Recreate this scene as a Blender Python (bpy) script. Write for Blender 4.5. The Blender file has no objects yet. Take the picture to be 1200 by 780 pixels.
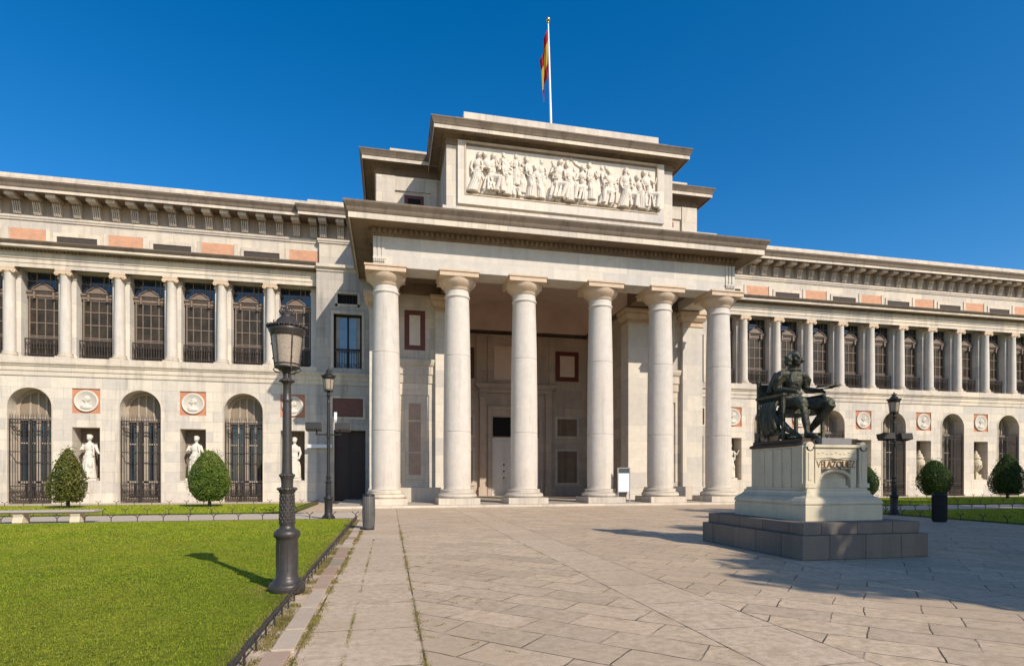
import bpy, bmesh, math, random
from mathutils import Vector, Matrix
R = math.radians
PI = math.pi
sc = bpy.context.scene
col = sc.collection
rnd = random.Random(7)

# ------------------------------------------------------------------ mesh builder
class MB:
    def __init__(s): s.v = []; s.f = []; s.sm = []
    def add(s, vs, fs, smooth=False):
        b = len(s.v); s.v += [tuple(v) for v in vs]
        for f in fs: s.f.append([b + i for i in f]); s.sm.append(smooth)
    def box(s, x0, x1, y0, y1, z0, z1):
        s.add([(x0,y0,z0),(x1,y0,z0),(x1,y1,z0),(x0,y1,z0),(x0,y0,z1),(x1,y0,z1),(x1,y1,z1),(x0,y1,z1)],
              [(0,3,2,1),(4,5,6,7),(0,1,5,4),(1,2,6,5),(2,3,7,6),(3,0,4,7)])
        return s
    def cbox(s, cx, cy, cz, w, d, h, rz=0, rx=0, ry=0):
        M = Matrix.Rotation(rz, 3, 'Z') @ Matrix.Rotation(ry, 3, 'Y') @ Matrix.Rotation(rx, 3, 'X')
        vs = []
        for z in (-1, 1):
            for x, y in ((-1,-1),(1,-1),(1,1),(-1,1)):
                p = M @ Vector((x*w/2, y*d/2, z*h/2)); vs.append((cx+p.x, cy+p.y, cz+p.z))
        s.add(vs, [(0,3,2,1),(4,5,6,7),(0,1,5,4),(1,2,6,5),(2,3,7,6),(3,0,4,7)]); return s
    def poly(s, pts): s.add(pts, [tuple(range(len(pts)))]); return s
    def lathe(s, cx, cy, prof, n=24, smooth=True, cap=True, a0=0.0):
        vs = []
        for r, z in prof:
            for k in range(n):
                a = a0 + 2*PI*k/n; vs.append((cx+r*math.cos(a), cy+r*math.sin(a), z))
        fs = []
        for i in range(len(prof)-1):
            for k in range(n):
                fs.append((i*n+k, i*n+(k+1)%n, (i+1)*n+(k+1)%n, (i+1)*n+k))
        s.add(vs, fs, smooth)
        if cap:
            b = len(s.v)
            s.add(vs[:n], [tuple(range(n))[::-1]]); s.add(vs[-n:], [tuple(range(n))])
        return s
    def tube(s, pts, rad, n=8, smooth=True, cap=True):
        pts = [Vector(p) for p in pts]
        if not hasattr(rad, '__len__'): rad = [rad]*len(pts)
        vs = []; up = None
        for i, p in enumerate(pts):
            d = (pts[min(i+1, len(pts)-1)] - pts[max(i-1, 0)])
            if d.length < 1e-9: d = Vector((0,0,1))
            d.normalize()
            if up is None:
                up = Vector((0,0,1)) if abs(d.z) < .9 else Vector((1,0,0))
            a = d.cross(up)
            if a.length < 1e-5: a = d.cross(Vector((0,1,0)))
            a.normalize(); b = d.cross(a).normalized(); up = -b if False else up
            for k in range(n):
                t = 2*PI*k/n; q = p + (a*math.cos(t) + b*math.sin(t))*rad[i]; vs.append(q[:])
        fs = []
        for i in range(len(pts)-1):
            for k in range(n): fs.append((i*n+k, i*n+(k+1)%n, (i+1)*n+(k+1)%n, (i+1)*n+k))
        s.add(vs, fs, smooth)
        if cap:
            s.add(vs[:n], [tuple(range(n))[::-1]]); s.add(vs[-n:], [tuple(range(n))])
        return s
    def ell(s, c, r, n=14, m=9, rot=None, smooth=True):
        if not hasattr(r, '__len__'): r = (r, r, r)
        vs = []; 
        for i in range(m+1):
            ph = PI*i/m
            for k in range(n):
                t = 2*PI*k/n
                p = Vector((math.sin(ph)*math.cos(t)*r[0], math.sin(ph)*math.sin(t)*r[1], math.cos(ph)*r[2]))
                if rot is not None: p = rot @ p
                vs.append((c[0]+p.x, c[1]+p.y, c[2]+p.z))
        fs = [(i*n+k, (i+1)*n+k, (i+1)*n+(k+1)%n, i*n+(k+1)%n) for i in range(m) for k in range(n)]
        s.add(vs, fs, smooth); return s
    def sweep(s, path, prof, closed=False):
        """path in plan; profile (out, z); 'out' lies to the right of the path direction"""
        n = len(path); ns = []
        segs = []
        for i in range(n if closed else n-1):
            a = Vector(path[i]); b = Vector(path[(i+1) % n]); d = (b-a).normalized(); segs.append(Vector((d.y, -d.x)))
        for i in range(n):
            if closed: n1, n2 = segs[i-1], segs[i]
            else: n1, n2 = segs[max(i-1, 0)], segs[min(i, n-2)]
            ns.append((n1+n2)/(1+n1.dot(n2)))
        m = len(prof); vs = []
        for i in range(n):
            for o, z in prof: vs.append((path[i][0]+ns[i].x*o, path[i][1]+ns[i].y*o, z))
        fs = []
        for i in range(n if closed else n-1):
            j = (i+1) % n
            for k in range(m-1): fs.append((i*m+k, j*m+k, j*m+k+1, i*m+k+1))
        s.add(vs, fs)
        if not closed:
            s.add(vs[:m], [tuple(range(m))]); s.add(vs[-m:], [tuple(range(m))[::-1]])
        return s
    def xf(s, M, start=0):
        for i in range(start, len(s.v)): s.v[i] = tuple(M @ Vector(s.v[i]))
        return s
    def mesh(s, name, mat, normals=True, merge=False):
        me = bpy.data.meshes.new(name); me.from_pydata(s.v, [], s.f)
        me.polygons.foreach_set('use_smooth', s.sm)
        if normals:
            bm = bmesh.new(); bm.from_mesh(me)
            if merge: bmesh.ops.remove_doubles(bm, verts=bm.verts, dist=1e-4)
            bmesh.ops.recalc_face_normals(bm, faces=bm.faces); bm.to_mesh(me); bm.free()
        if mat: me.materials.append(mat)
        me.update(); return me
    def build(s, name, mat, parent=None, world=True, loc=(0,0,0), normals=True, bevel=0):
        """world=True: vertices are world coordinates, made local to the parent"""
        me = s.mesh(name, mat, normals)
        o = bpy.data.objects.new(name, me); col.objects.link(o)
        if parent is not None:
            o.parent = parent
            if world:
                w = wpos(parent); o.location = (-w.x, -w.y, -w.z)
            else: o.location = loc
        else: o.location = loc
        if bevel:
            md = o.modifiers.new('edge', 'BEVEL'); md.width = bevel; md.segments = 2; md.limit_method = 'ANGLE'; md.angle_limit = R(40)
        return o
def wpos(o):
    p = Vector((0,0,0))
    while o is not None: p += Vector(o.location); o = o.parent
    return p
def remesh(o, vox, smooth=0, disp=0.0):
    md = o.modifiers.new('join', 'REMESH'); md.mode = 'VOXEL'; md.voxel_size = vox; md.use_smooth_shade = True
    if smooth:
        m2 = o.modifiers.new('soften', 'SMOOTH'); m2.iterations = smooth; m2.factor = .5
def tag(o, label=None, cat=None, group=None, kind=None):
    if label: o['label'] = label
    if cat: o['category'] = cat
    if group: o['group'] = group
    if kind: o['kind'] = kind
    return o
def thing(name, loc=(0,0,0), label=None, cat=None, group=None):
    o = bpy.data.objects.new(name, None); col.objects.link(o); o.location = loc; o.empty_display_size = .3
    return tag(o, label, cat, group)
def place(name, me, parent, loc):
    o = bpy.data.objects.new(name, me); col.objects.link(o); o.parent = parent
    o.location = Vector(loc) - wpos(parent); return o
def inst(src, parent, loc=None):
    o = src.copy(); col.objects.link(o); o.parent = parent
    if loc is not None: o.location = loc
    for ch in [c for c in col.objects if c.parent == src]: inst(ch, o)
    return o
def copy_thing(src, loc, rz=None, label=None, scale=None):
    o = inst(src, None, loc)
    if rz is not None: o.rotation_euler.z = rz
    if label: o['label'] = label
    if scale: o.scale = (scale,)*3
    return o

# ------------------------------------------------------------------ materials
def newmat(name):
    m = bpy.data.materials.new(name); m.use_nodes = True; nt = m.node_tree
    b = nt.nodes['Principled BSDF']; return m, nt, b
def N(nt, t, **kw):
    n = nt.nodes.new(t)
    for k, v in kw.items():
        if k in n.inputs: n.inputs[k].default_value = v
        else: setattr(n, k, v)
    return n
def math_n(nt, op, a, b=None, c=None, clamp=False):
    n = nt.nodes.new('ShaderNodeMath'); n.operation = op; n.use_clamp = clamp
    for i, x in enumerate((a, b, c)):
        if x is None: continue
        if isinstance(x, (int, float)): n.inputs[i].default_value = x
        else: nt.links.new(x, n.inputs[i])
    return n.outputs[0]
def mixc(nt, fac, a, b, blend='MIX'):
    n = nt.nodes.new('ShaderNodeMix'); n.data_type = 'RGBA'; n.blend_type = blend; n.clamp_factor = True
    for i, x in ((0, fac), (6, a), (7, b)):
        if isinstance(x, (int, float)): n.inputs[i].default_value = x
        elif isinstance(x, tuple): n.inputs[i].default_value = (*x, 1)
        else: nt.links.new(x, n.inputs[i])
    return n.outputs[2]
def ramp(nt, fac, pts):
    n = nt.nodes.new('ShaderNodeValToRGB'); e = n.color_ramp.elements
    while len(e) > 1: e.remove(e[0])
    e[0].position = pts[0][0]; e[0].color = (*pts[0][1], 1) if isinstance(pts[0][1], tuple) else (pts[0][1],)*3+(1,)
    for p, c in pts[1:]:
        k = e.new(p); k.color = (*c, 1) if isinstance(c, tuple) else (c,)*3+(1,)
    nt.links.new(fac, n.inputs[0]); return n.outputs[0]
def noise(nt, vec, scale, detail=4, rough=.6, mapscale=None):
    if mapscale:
        m = nt.nodes.new('ShaderNodeMapping'); m.inputs['Scale'].default_value = mapscale; nt.links.new(vec, m.inputs[0]); vec = m.outputs[0]
    n = nt.nodes.new('ShaderNodeTexNoise'); n.inputs['Scale'].default_value = scale; n.inputs['Detail'].default_value = detail
    n.inputs['Roughness'].default_value = rough; nt.links.new(vec, n.inputs['Vector']); return n.outputs[0]

def stone(name, base, dark, joint=None, bump=.25, rough=.85, stain=.5, warm=(.55,.36,.2), mortar=.72, streak=True, up=.55, grain=1.0, drums=False, cavity=0):
    m, nt, b = newmat(name); L = nt.links
    g = nt.nodes.new('ShaderNodeNewGeometry'); pos = g.outputs['Position']
    sep = nt.nodes.new('ShaderNodeSeparateXYZ'); L.new(pos, sep.inputs[0])
    big = noise(nt, pos, .35, 5, .65)
    med = noise(nt, pos, 2.3, 6, .7)
    fine = noise(nt, pos, 38, 3, .7)
    c = mixc(nt, ramp(nt, med, [(.35, 0.), (.7, 1.)]), base, tuple(x*.86 for x in base))
    c = mixc(nt, math_n(nt, 'MULTIPLY', ramp(nt, big, [(.5, 0.), (.72, 1.)]), .28*stain), c, tuple(base[i]*.55+warm[i]*.45 for i in range(3)))
    if streak:
        st = noise(nt, pos, 1.0, 5, .7, (2.2, 2.2, .16))
        c = mixc(nt, math_n(nt, 'MULTIPLY', ramp(nt, st, [(.5, 0.), (.75, 1.)]), .6*stain), c, dark)
        st2 = noise(nt, pos, 1.7, 5, .75, (5, 5, .3))
        c = mixc(nt, math_n(nt, 'MULTIPLY', ramp(nt, st2, [(.56, 0.), (.8, 1.)]), .35*stain), c, dark)
    c = mixc(nt, math_n(nt, 'MULTIPLY', ramp(nt, fine, [(.36, 1.), (.6, 0.)]), .22*grain), c, tuple(x*.55 for x in base))
    # pits and dark specks
    vo = nt.nodes.new('ShaderNodeTexVoronoi'); vo.inputs['Scale'].default_value = 3.2; L.new(pos, vo.inputs['Vector'])
    c = mixc(nt, math_n(nt, 'MULTIPLY', ramp(nt, vo.outputs['Distance'], [(.03, 1.), (.085, 0.)]), .55*stain), c, dark)
    h = math_n(nt, 'ADD', math_n(nt, 'MULTIPLY', med, .35), math_n(nt, 'MULTIPLY', fine, .12))
    if joint:
        u = math_n(nt, 'ADD', sep.outputs[0], sep.outputs[1])
        cb = nt.nodes.new('ShaderNodeCombineXYZ'); L.new(u, cb.inputs[0]); L.new(math_n(nt, 'ADD', sep.outputs[2], joint[2] if len(joint) > 2 else 0.), cb.inputs[1])
        br = nt.nodes.new('ShaderNodeTexBrick'); L.new(cb.outputs[0], br.inputs['Vector'])
        br.inputs['Scale'].default_value = 1; br.inputs['Brick Width'].default_value = joint[0]; br.inputs['Row Height'].default_value = joint[1]
        br.inputs['Mortar Size'].default_value = .011; br.inputs['Mortar Smooth'].default_value = .4; br.inputs['Bias'].default_value = 0
        br.inputs['Color1'].default_value = (.84,.84,.86,1); br.inputs['Color2'].default_value = (1.08,1.05,1.0,1); br.inputs['Mortar'].default_value = (mortar,)*3+(1,)
        c = mixc(nt, 1., c, br.outputs['Color'], 'MULTIPLY')
        h = math_n(nt, 'SUBTRACT', h, math_n(nt, 'MULTIPLY', br.outputs['Fac'], .8))
    if drums:
        z = sep.outputs[2]; dj = math_n(nt, 'MAXIMUM', math_n(nt, 'LESS_THAN', math_n(nt, 'ABSOLUTE', math_n(nt, 'SUBTRACT', z, 3.995)), .014), math_n(nt, 'LESS_THAN', math_n(nt, 'ABSOLUTE', math_n(nt, 'SUBTRACT', z, 8.085)), .014))
        c = mixc(nt, math_n(nt, 'MULTIPLY', dj, .3), c, dark)
        pa_ = nt.nodes.new('ShaderNodeTexVoronoi'); pa_.inputs['Scale'].default_value = .9; L.new(pos, pa_.inputs['Vector'])
        c = mixc(nt, math_n(nt, 'MULTIPLY', ramp(nt, pa_.outputs['Distance'], [(.10, .7), (.16, 0.)]), .45), c, tuple(base[i]*.55+warm[i]*.4 for i in range(3)))
        lowd = ramp(nt, math_n(nt, 'ADD', math_n(nt, 'MULTIPLY', z, .3), math_n(nt, 'MULTIPLY', big, .6)), [(.3, .4), (1.1, 0.)])
        c = mixc(nt, lowd, c, tuple(base[i]*.6+warm[i]*.25 for i in range(3)))
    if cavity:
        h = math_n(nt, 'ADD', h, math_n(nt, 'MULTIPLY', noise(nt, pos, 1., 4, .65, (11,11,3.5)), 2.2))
        c = mixc(nt, math_n(nt, 'MULTIPLY', ramp(nt, g.outputs['Pointiness'], [(.44, 1.), (.50, 0.)]), cavity), c, dark)  # creases darkened in the colour: grime plus painted occlusion shade
    sn = nt.nodes.new('ShaderNodeSeparateXYZ'); L.new(g.outputs['Normal'], sn.inputs[0])
    upf = ramp(nt, sn.outputs[2], [(.3, 0.), (.9, 1.)])
    c = mixc(nt, math_n(nt, 'MULTIPLY', upf, up), c, dark)
    L.new(c, b.inputs['Base Color']); b.inputs['Roughness'].default_value = rough; b.inputs['Specular IOR Level'].default_value = .25
    bp = nt.nodes.new('ShaderNodeBump'); bp.inputs['Strength'].default_value = bump; bp.inputs['Distance'].default_value = .03
    L.new(h, bp.inputs['Height']); L.new(bp.outputs[0], b.inputs['Normal'])
    return m
def plain(name, c, rough=.6, metal=0, var=.25, scale=6, bump=0, spec=.4, c2=None):
    m, nt, b = newmat(name); L = nt.links
    g = nt.nodes.new('ShaderNodeNewGeometry')
    n = noise(nt, g.outputs['Position'], scale, 5, .7)
    cc = mixc(nt, ramp(nt, n, [(.35, 0.), (.68, 1.)]), c, c2 if c2 else tuple(x*(1-var) for x in c))
    L.new(cc, b.inputs['Base Color']); b.inputs['Roughness'].default_value = rough; b.inputs['Metallic'].default_value = metal
    b.inputs['Specular IOR Level'].default_value = spec
    if bump:
        bp = nt.nodes.new('ShaderNodeBump'); bp.inputs['Strength'].default_value = bump; bp.inputs['Distance'].default_value = .01
        L.new(n, bp.inputs['Height']); L.new(bp.outputs[0], b.inputs['Normal'])
    return m
def leafmat(name, c1, c2, trans=.35):
    m, nt, b = newmat(name); L = nt.links
    g = nt.nodes.new('ShaderNodeNewGeometry')
    c = mixc(nt, g.outputs['Random Per Island'], c1, c2)
    n = noise(nt, g.outputs['Position'], 2.5, 3)
    c = mixc(nt, ramp(nt, n, [(.4, 0.), (.65, .5)]), c, tuple(x*.6 for x in c1))
    n2 = noise(nt, g.outputs['Position'], .45, 5, .7); c = mixc(nt, ramp(nt, n2, [(.42, 0.), (.62, .45)]), c, (c2[0]*1.15, c2[1]*.84, c2[2]*1.8)); n3 = noise(nt, g.outputs['Position'], 1.1, 5, .7); c = mixc(nt, ramp(nt, n3, [(.50, 0.), (.70, .28)]), c, (c1[0]*.45, c1[1]*.6, c1[2]*.6))
    L.new(c, b.inputs['Base Color']); b.inputs['Roughness'].default_value = .5; b.inputs['Specular IOR Level'].default_value = .3
    tr = nt.nodes.new('ShaderNodeBsdfTranslucent'); L.new(mixc(nt, .5, c, (.25,.4,.04)), tr.inputs[0])
    mx = nt.nodes.new('ShaderNodeMixShader'); mx.inputs[0].default_value = trans
    L.new(b.outputs[0], mx.inputs[1]); L.new(tr.outputs[0], mx.inputs[2]); L.new(mx.outputs[0], nt.nodes['Material Output'].inputs[0])
    return m
def glass(name, c, rough=.08, spec=.8, tint=None):
    m, nt, b = newmat(name); L = nt.links
    g = nt.nodes.new('ShaderNodeNewGeometry')
    n = noise(nt, g.outputs['Position'], 1.3, 3)
    cc = mixc(nt, ramp(nt, n, [(.35, 0.), (.65, 1.)]), c, tint or tuple(x*.4 for x in c))
    L.new(cc, b.inputs['Base Color']); b.inputs['Roughness'].default_value = rough; b.inputs['Specular IOR Level'].default_value = spec
    bp = nt.nodes.new('ShaderNodeBump'); bp.inputs['Strength'].default_value = .03; L.new(n, bp.inputs['Height']); L.new(bp.outputs[0], b.inputs['Normal'])
    return m

GREY = (.20,.18,.16)
M = {}
M['wall']    = stone('ashlar_stone', (.70,.63,.53), (.23,.20,.17), (1.35,.62), bump=.4, stain=.85)
M['granite'] = stone('grey_granite', (.70,.645,.56), (.27,.25,.23), (2.9,1.02,.18), bump=.25, stain=.4, mortar=.8)
M['column']  = stone('column_granite', (.68,.615,.53), (.24,.21,.18), None, bump=.45, stain=.7, streak=True, grain=1.5, drums=True)
M['trim']    = stone('moulding_stone', (.70,.615,.50), (.16,.135,.11), (1.9,3.), bump=.25, stain=.8)
M['cyma']    = stone('weathered_shade_dark_cornice_stone', (.20,.155,.115), (.05,.042,.033), None, bump=.4, stain=1.2, up=.5)  # weathered streaks, base colour darkened for the shade on the overhanging face
M['soffitshade']   = stone('shade_dark_soffit_stone', (.25,.185,.13), (.08,.06,.045), (2.1,3.), bump=.3, stain=1.)  # colour darkened to carry the shade under the cornices
M['pav'] = stone('shade_greyed_stained_ashlar', (.52,.475,.42), (.16,.14,.12), (1.35,.62), bump=.3, stain=1.1)  # stained ashlar, its colour also darkened for the portico's shadow
M['frieze']  = stone('shaded_frieze_stone', (.42,.34,.26), (.13,.10,.08), (1.16,3.), bump=.3, stain=.9)  # tone darkened to paint the shadow band behind the brackets
M['block']   = stone('attic_stone', (.67,.60,.50), (.22,.19,.16), (1.7,.85,.3), bump=.3, stain=.7)
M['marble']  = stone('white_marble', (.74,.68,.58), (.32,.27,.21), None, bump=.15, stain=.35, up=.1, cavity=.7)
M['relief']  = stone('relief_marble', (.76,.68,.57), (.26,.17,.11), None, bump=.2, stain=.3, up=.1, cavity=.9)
M['pedestal']= stone('monument_limestone', (.66,.57,.41), (.20,.175,.14), None, bump=.3, stain=.75, up=.25)
M['step']    = stone('monument_step_granite', (.23,.19,.155), (.09,.075,.06), (.82,3.), bump=.3, stain=.8, mortar=.4, up=.2)
M['ceil']    = plain('portico_ceiling_plaster', (.78,.60,.49), .9, var=.15, scale=.5)
M['recess']  = stone('portico_recess_stone', (.58,.475,.385), (.26,.21,.17), (1.5,.7), bump=.25, stain=.6)
M['brick']   = None
def brickmat():
    m, nt, b = newmat('orange_brick'); L = nt.links
    g = nt.nodes.new('ShaderNodeNewGeometry'); sep = nt.nodes.new('ShaderNodeSeparateXYZ'); L.new(g.outputs['Position'], sep.inputs[0])
    cb = nt.nodes.new('ShaderNodeCombineXYZ'); L.new(sep.outputs[0], cb.inputs[0]); L.new(sep.outputs[2], cb.inputs[1])
    br = nt.nodes.new('ShaderNodeTexBrick'); L.new(cb.outputs[0], br.inputs['Vector']); br.inputs['Scale'].default_value = 1
    br.inputs['Brick Width'].default_value = .26; br.inputs['Row Height'].default_value = .065; br.inputs['Mortar Size'].default_value = .006
    br.inputs['Color1'].default_value = (.56,.245,.125,1); br.inputs['Color2'].default_value = (.64,.32,.18,1); br.inputs['Mortar'].default_value = (.58,.43,.31,1)
    c = mixc(nt, ramp(nt, noise(nt, g.outputs['Position'], 3, 5), [(.4, 0.), (.7, .5)]), br.outputs['Color'], (.36,.22,.15))
    L.new(c, b.inputs['Base Color']); b.inputs['Roughness'].default_value = .9; return m
M['brick'] = brickmat()
M['terra'] = plain('terracotta_plaster', (.56,.24,.13), .9, var=.2, scale=3)
M['redframe'] = plain('dark_red_marble', (.15,.035,.02), .5, var=.3)
M['winframe'] = plain('brown_window_wood', (.22,.16,.12), .55, var=.3, scale=5)
M['winlight'] = plain('pale_window_wood', (.44,.36,.28), .6, var=.25, scale=5)
M['iron'] = plain('black_wrought_iron', (.060,.048,.042), .5, .3, var=.3)
M['rustiron'] = plain('brown_iron', (.060,.045,.036), .55, .2, var=.35)
M['lamp'] = plain('grey_cast_iron_paint', (.072,.062,.057), .42, .35, var=.3, scale=14, bump=.25)
M['lampfar'] = plain('dark_cast_iron_paint', (.036,.033,.031), .45, .3, var=.3, scale=14)
M['pane'] = glass('curtained_window_glass', (.055,.040,.022), .35, .35)
M['panedark'] = glass('dark_window_glass', (.012,.016,.022), .04, 1.0, (.02,.035,.055))
M['panebright'] = glass('sky_reflecting_glass', (.10,.17,.24), .08, 1., (.14,.21,.28))
M['bronze'] = None
def bronzemat():
    m, nt, b = newmat('patinated_bronze'); L = nt.links
    g = nt.nodes.new('ShaderNodeNewGeometry'); p = g.outputs['Position']
    n = noise(nt, p, 3.5, 6, .7); s2 = noise(nt, p, 5, 4, .7, (3,3,.4))
    c = mixc(nt, ramp(nt, n, [(.38, 0.), (.62, 1.)]), (.032,.031,.022), (.10,.10,.068))
    c = mixc(nt, ramp(nt, s2, [(.52, 0.), (.7, .7)]), c, (.03,.025,.018))
    sn = nt.nodes.new('ShaderNodeSeparateXYZ'); L.new(g.outputs['Normal'], sn.inputs[0])
    c = mixc(nt, ramp(nt, sn.outputs[2], [(.1, 0.), (.9, .45)]), c, (.17,.175,.12))
    L.new(c, b.inputs['Base Color']); b.inputs['Metallic'].default_value = .55; b.inputs['Roughness'].default_value = .46
    bp = nt.nodes.new('ShaderNodeBump'); bp.inputs['Strength'].default_value = .6; bp.inputs['Distance'].default_value = .04
    L.new(math_n(nt, 'ADD', noise(nt, p, 22, 5, .7), math_n(nt, 'MULTIPLY', noise(nt, p, 1., 4, .6, (9,9,4)), 1.6)), bp.inputs['Height']); L.new(bp.outputs[0], b.inputs['Normal']); return m
M['bronze'] = bronzemat()
M['doorwhite'] = plain('pale_painted_door', (.78,.73,.67), .5, var=.15)
M['doordark'] = plain('dark_wood_door', (.035,.016,.012), .5, var=.3)
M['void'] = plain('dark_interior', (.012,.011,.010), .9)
M['slot'] = plain('dark_brown_opening', (.07,.055,.045), .8)
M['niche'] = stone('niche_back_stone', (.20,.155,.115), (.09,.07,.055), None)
M['white'] = plain('white_paint', (.75,.75,.75), .5, var=.08)
M['steel'] = plain('brushed_aluminium', (.45,.46,.48), .35, .7, var=.1)
M['sheet'] = plain('printed_paper', (.78,.79,.82), .4, var=.06, scale=9)
M['header'] = plain('dark_sign_header', (.06,.075,.075), .5)
M['bench'] = stone('bench_granite', (.42,.36,.31), (.2,.17,.15), None, bump=.35, stain=.6, streak=False, up=0)
M['binleft'] = plain('dark_bin_paint', (.15,.14,.13), .5, .3, var=.3, scale=3)
M['binright'] = plain('black_bin_paint', (.02,.02,.021), .5, .2)
M['bark'] = plain('tree_bark', (.09,.07,.05), .9, var=.5, scale=7, bump=.5)
M['leaf'] = leafmat('shrub_leaves', (.060,.115,.012), (.20,.28,.035), .3)
M['leafshade'] = leafmat('shade_dark_shrub_leaves', (.02,.045,.010), (.055,.10,.018), .3)  # leaf colour darkened to paint in the shade of the trees
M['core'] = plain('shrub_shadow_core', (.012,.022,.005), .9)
M['treeleaf'] = leafmat('tree_leaves', (.04,.08,.02), (.09,.15,.03), .3)
M['grass'] = leafmat('grass_blades', (.27,.38,.012), (.54,.58,.04), .40)
M['weed'] = leafmat('dry_weeds', (.16,.14,.025), (.36,.30,.09), .35)
def soilmat():
    m, nt, b = newmat('lawn_turf'); L = nt.links
    g = nt.nodes.new('ShaderNodeNewGeometry'); p = g.outputs['Position']
    a = noise(nt, p, .55, 5, .65); f = noise(nt, p, 14, 5, .75); f2 = noise(nt, p, 60, 3, .8)
    c = mixc(nt, ramp(nt, a, [(.38, 0.), (.66, 1.)]), (.22,.31,.014), (.42,.44,.04))
    c = mixc(nt, ramp(nt, f, [(.35, .75), (.6, 0.)]), c, (.045,.075,.006))
    c = mixc(nt, ramp(nt, f2, [(.4, .6), (.6, 0.)]), c, (.05,.07,.01))
    L.new(c, b.inputs['Base Color']); b.inputs['Roughness'].default_value = .95; b.inputs['Specular IOR Level'].default_value = .1
    bp = nt.nodes.new('ShaderNodeBump'); bp.inputs['Strength'].default_value = .9; bp.inputs['Distance'].default_value = .05
    L.new(math_n(nt, 'ADD', f, f2), bp.inputs['Height']); L.new(bp.outputs[0], b.inputs['Normal']); return m
M['turf'] = soilmat()
def lampglass():
    m, nt, b = newmat('frosted_lamp_glass'); L = nt.links
    g = nt.nodes.new('ShaderNodeNewGeometry'); f = noise(nt, g.outputs['Position'], 60, 4, .7)
    c = mixc(nt, ramp(nt, f, [(.4, 0.), (.6, 1.)]), (.48,.39,.30), (.70,.59,.47))
    L.new(c, b.inputs['Base Color']); b.inputs['Roughness'].default_value = .3
    tr = nt.nodes.new('ShaderNodeBsdfTranslucent'); L.new(c, tr.inputs[0])
    mx = nt.nodes.new('ShaderNodeMixShader'); mx.inputs[0].default_value = .45
    L.new(b.outputs[0], mx.inputs[1]); L.new(tr.outputs[0], mx.inputs[2]); L.new(mx.outputs[0], nt.nodes['Material Output'].inputs[0]); return m
M['lampglass'] = lampglass()

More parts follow.
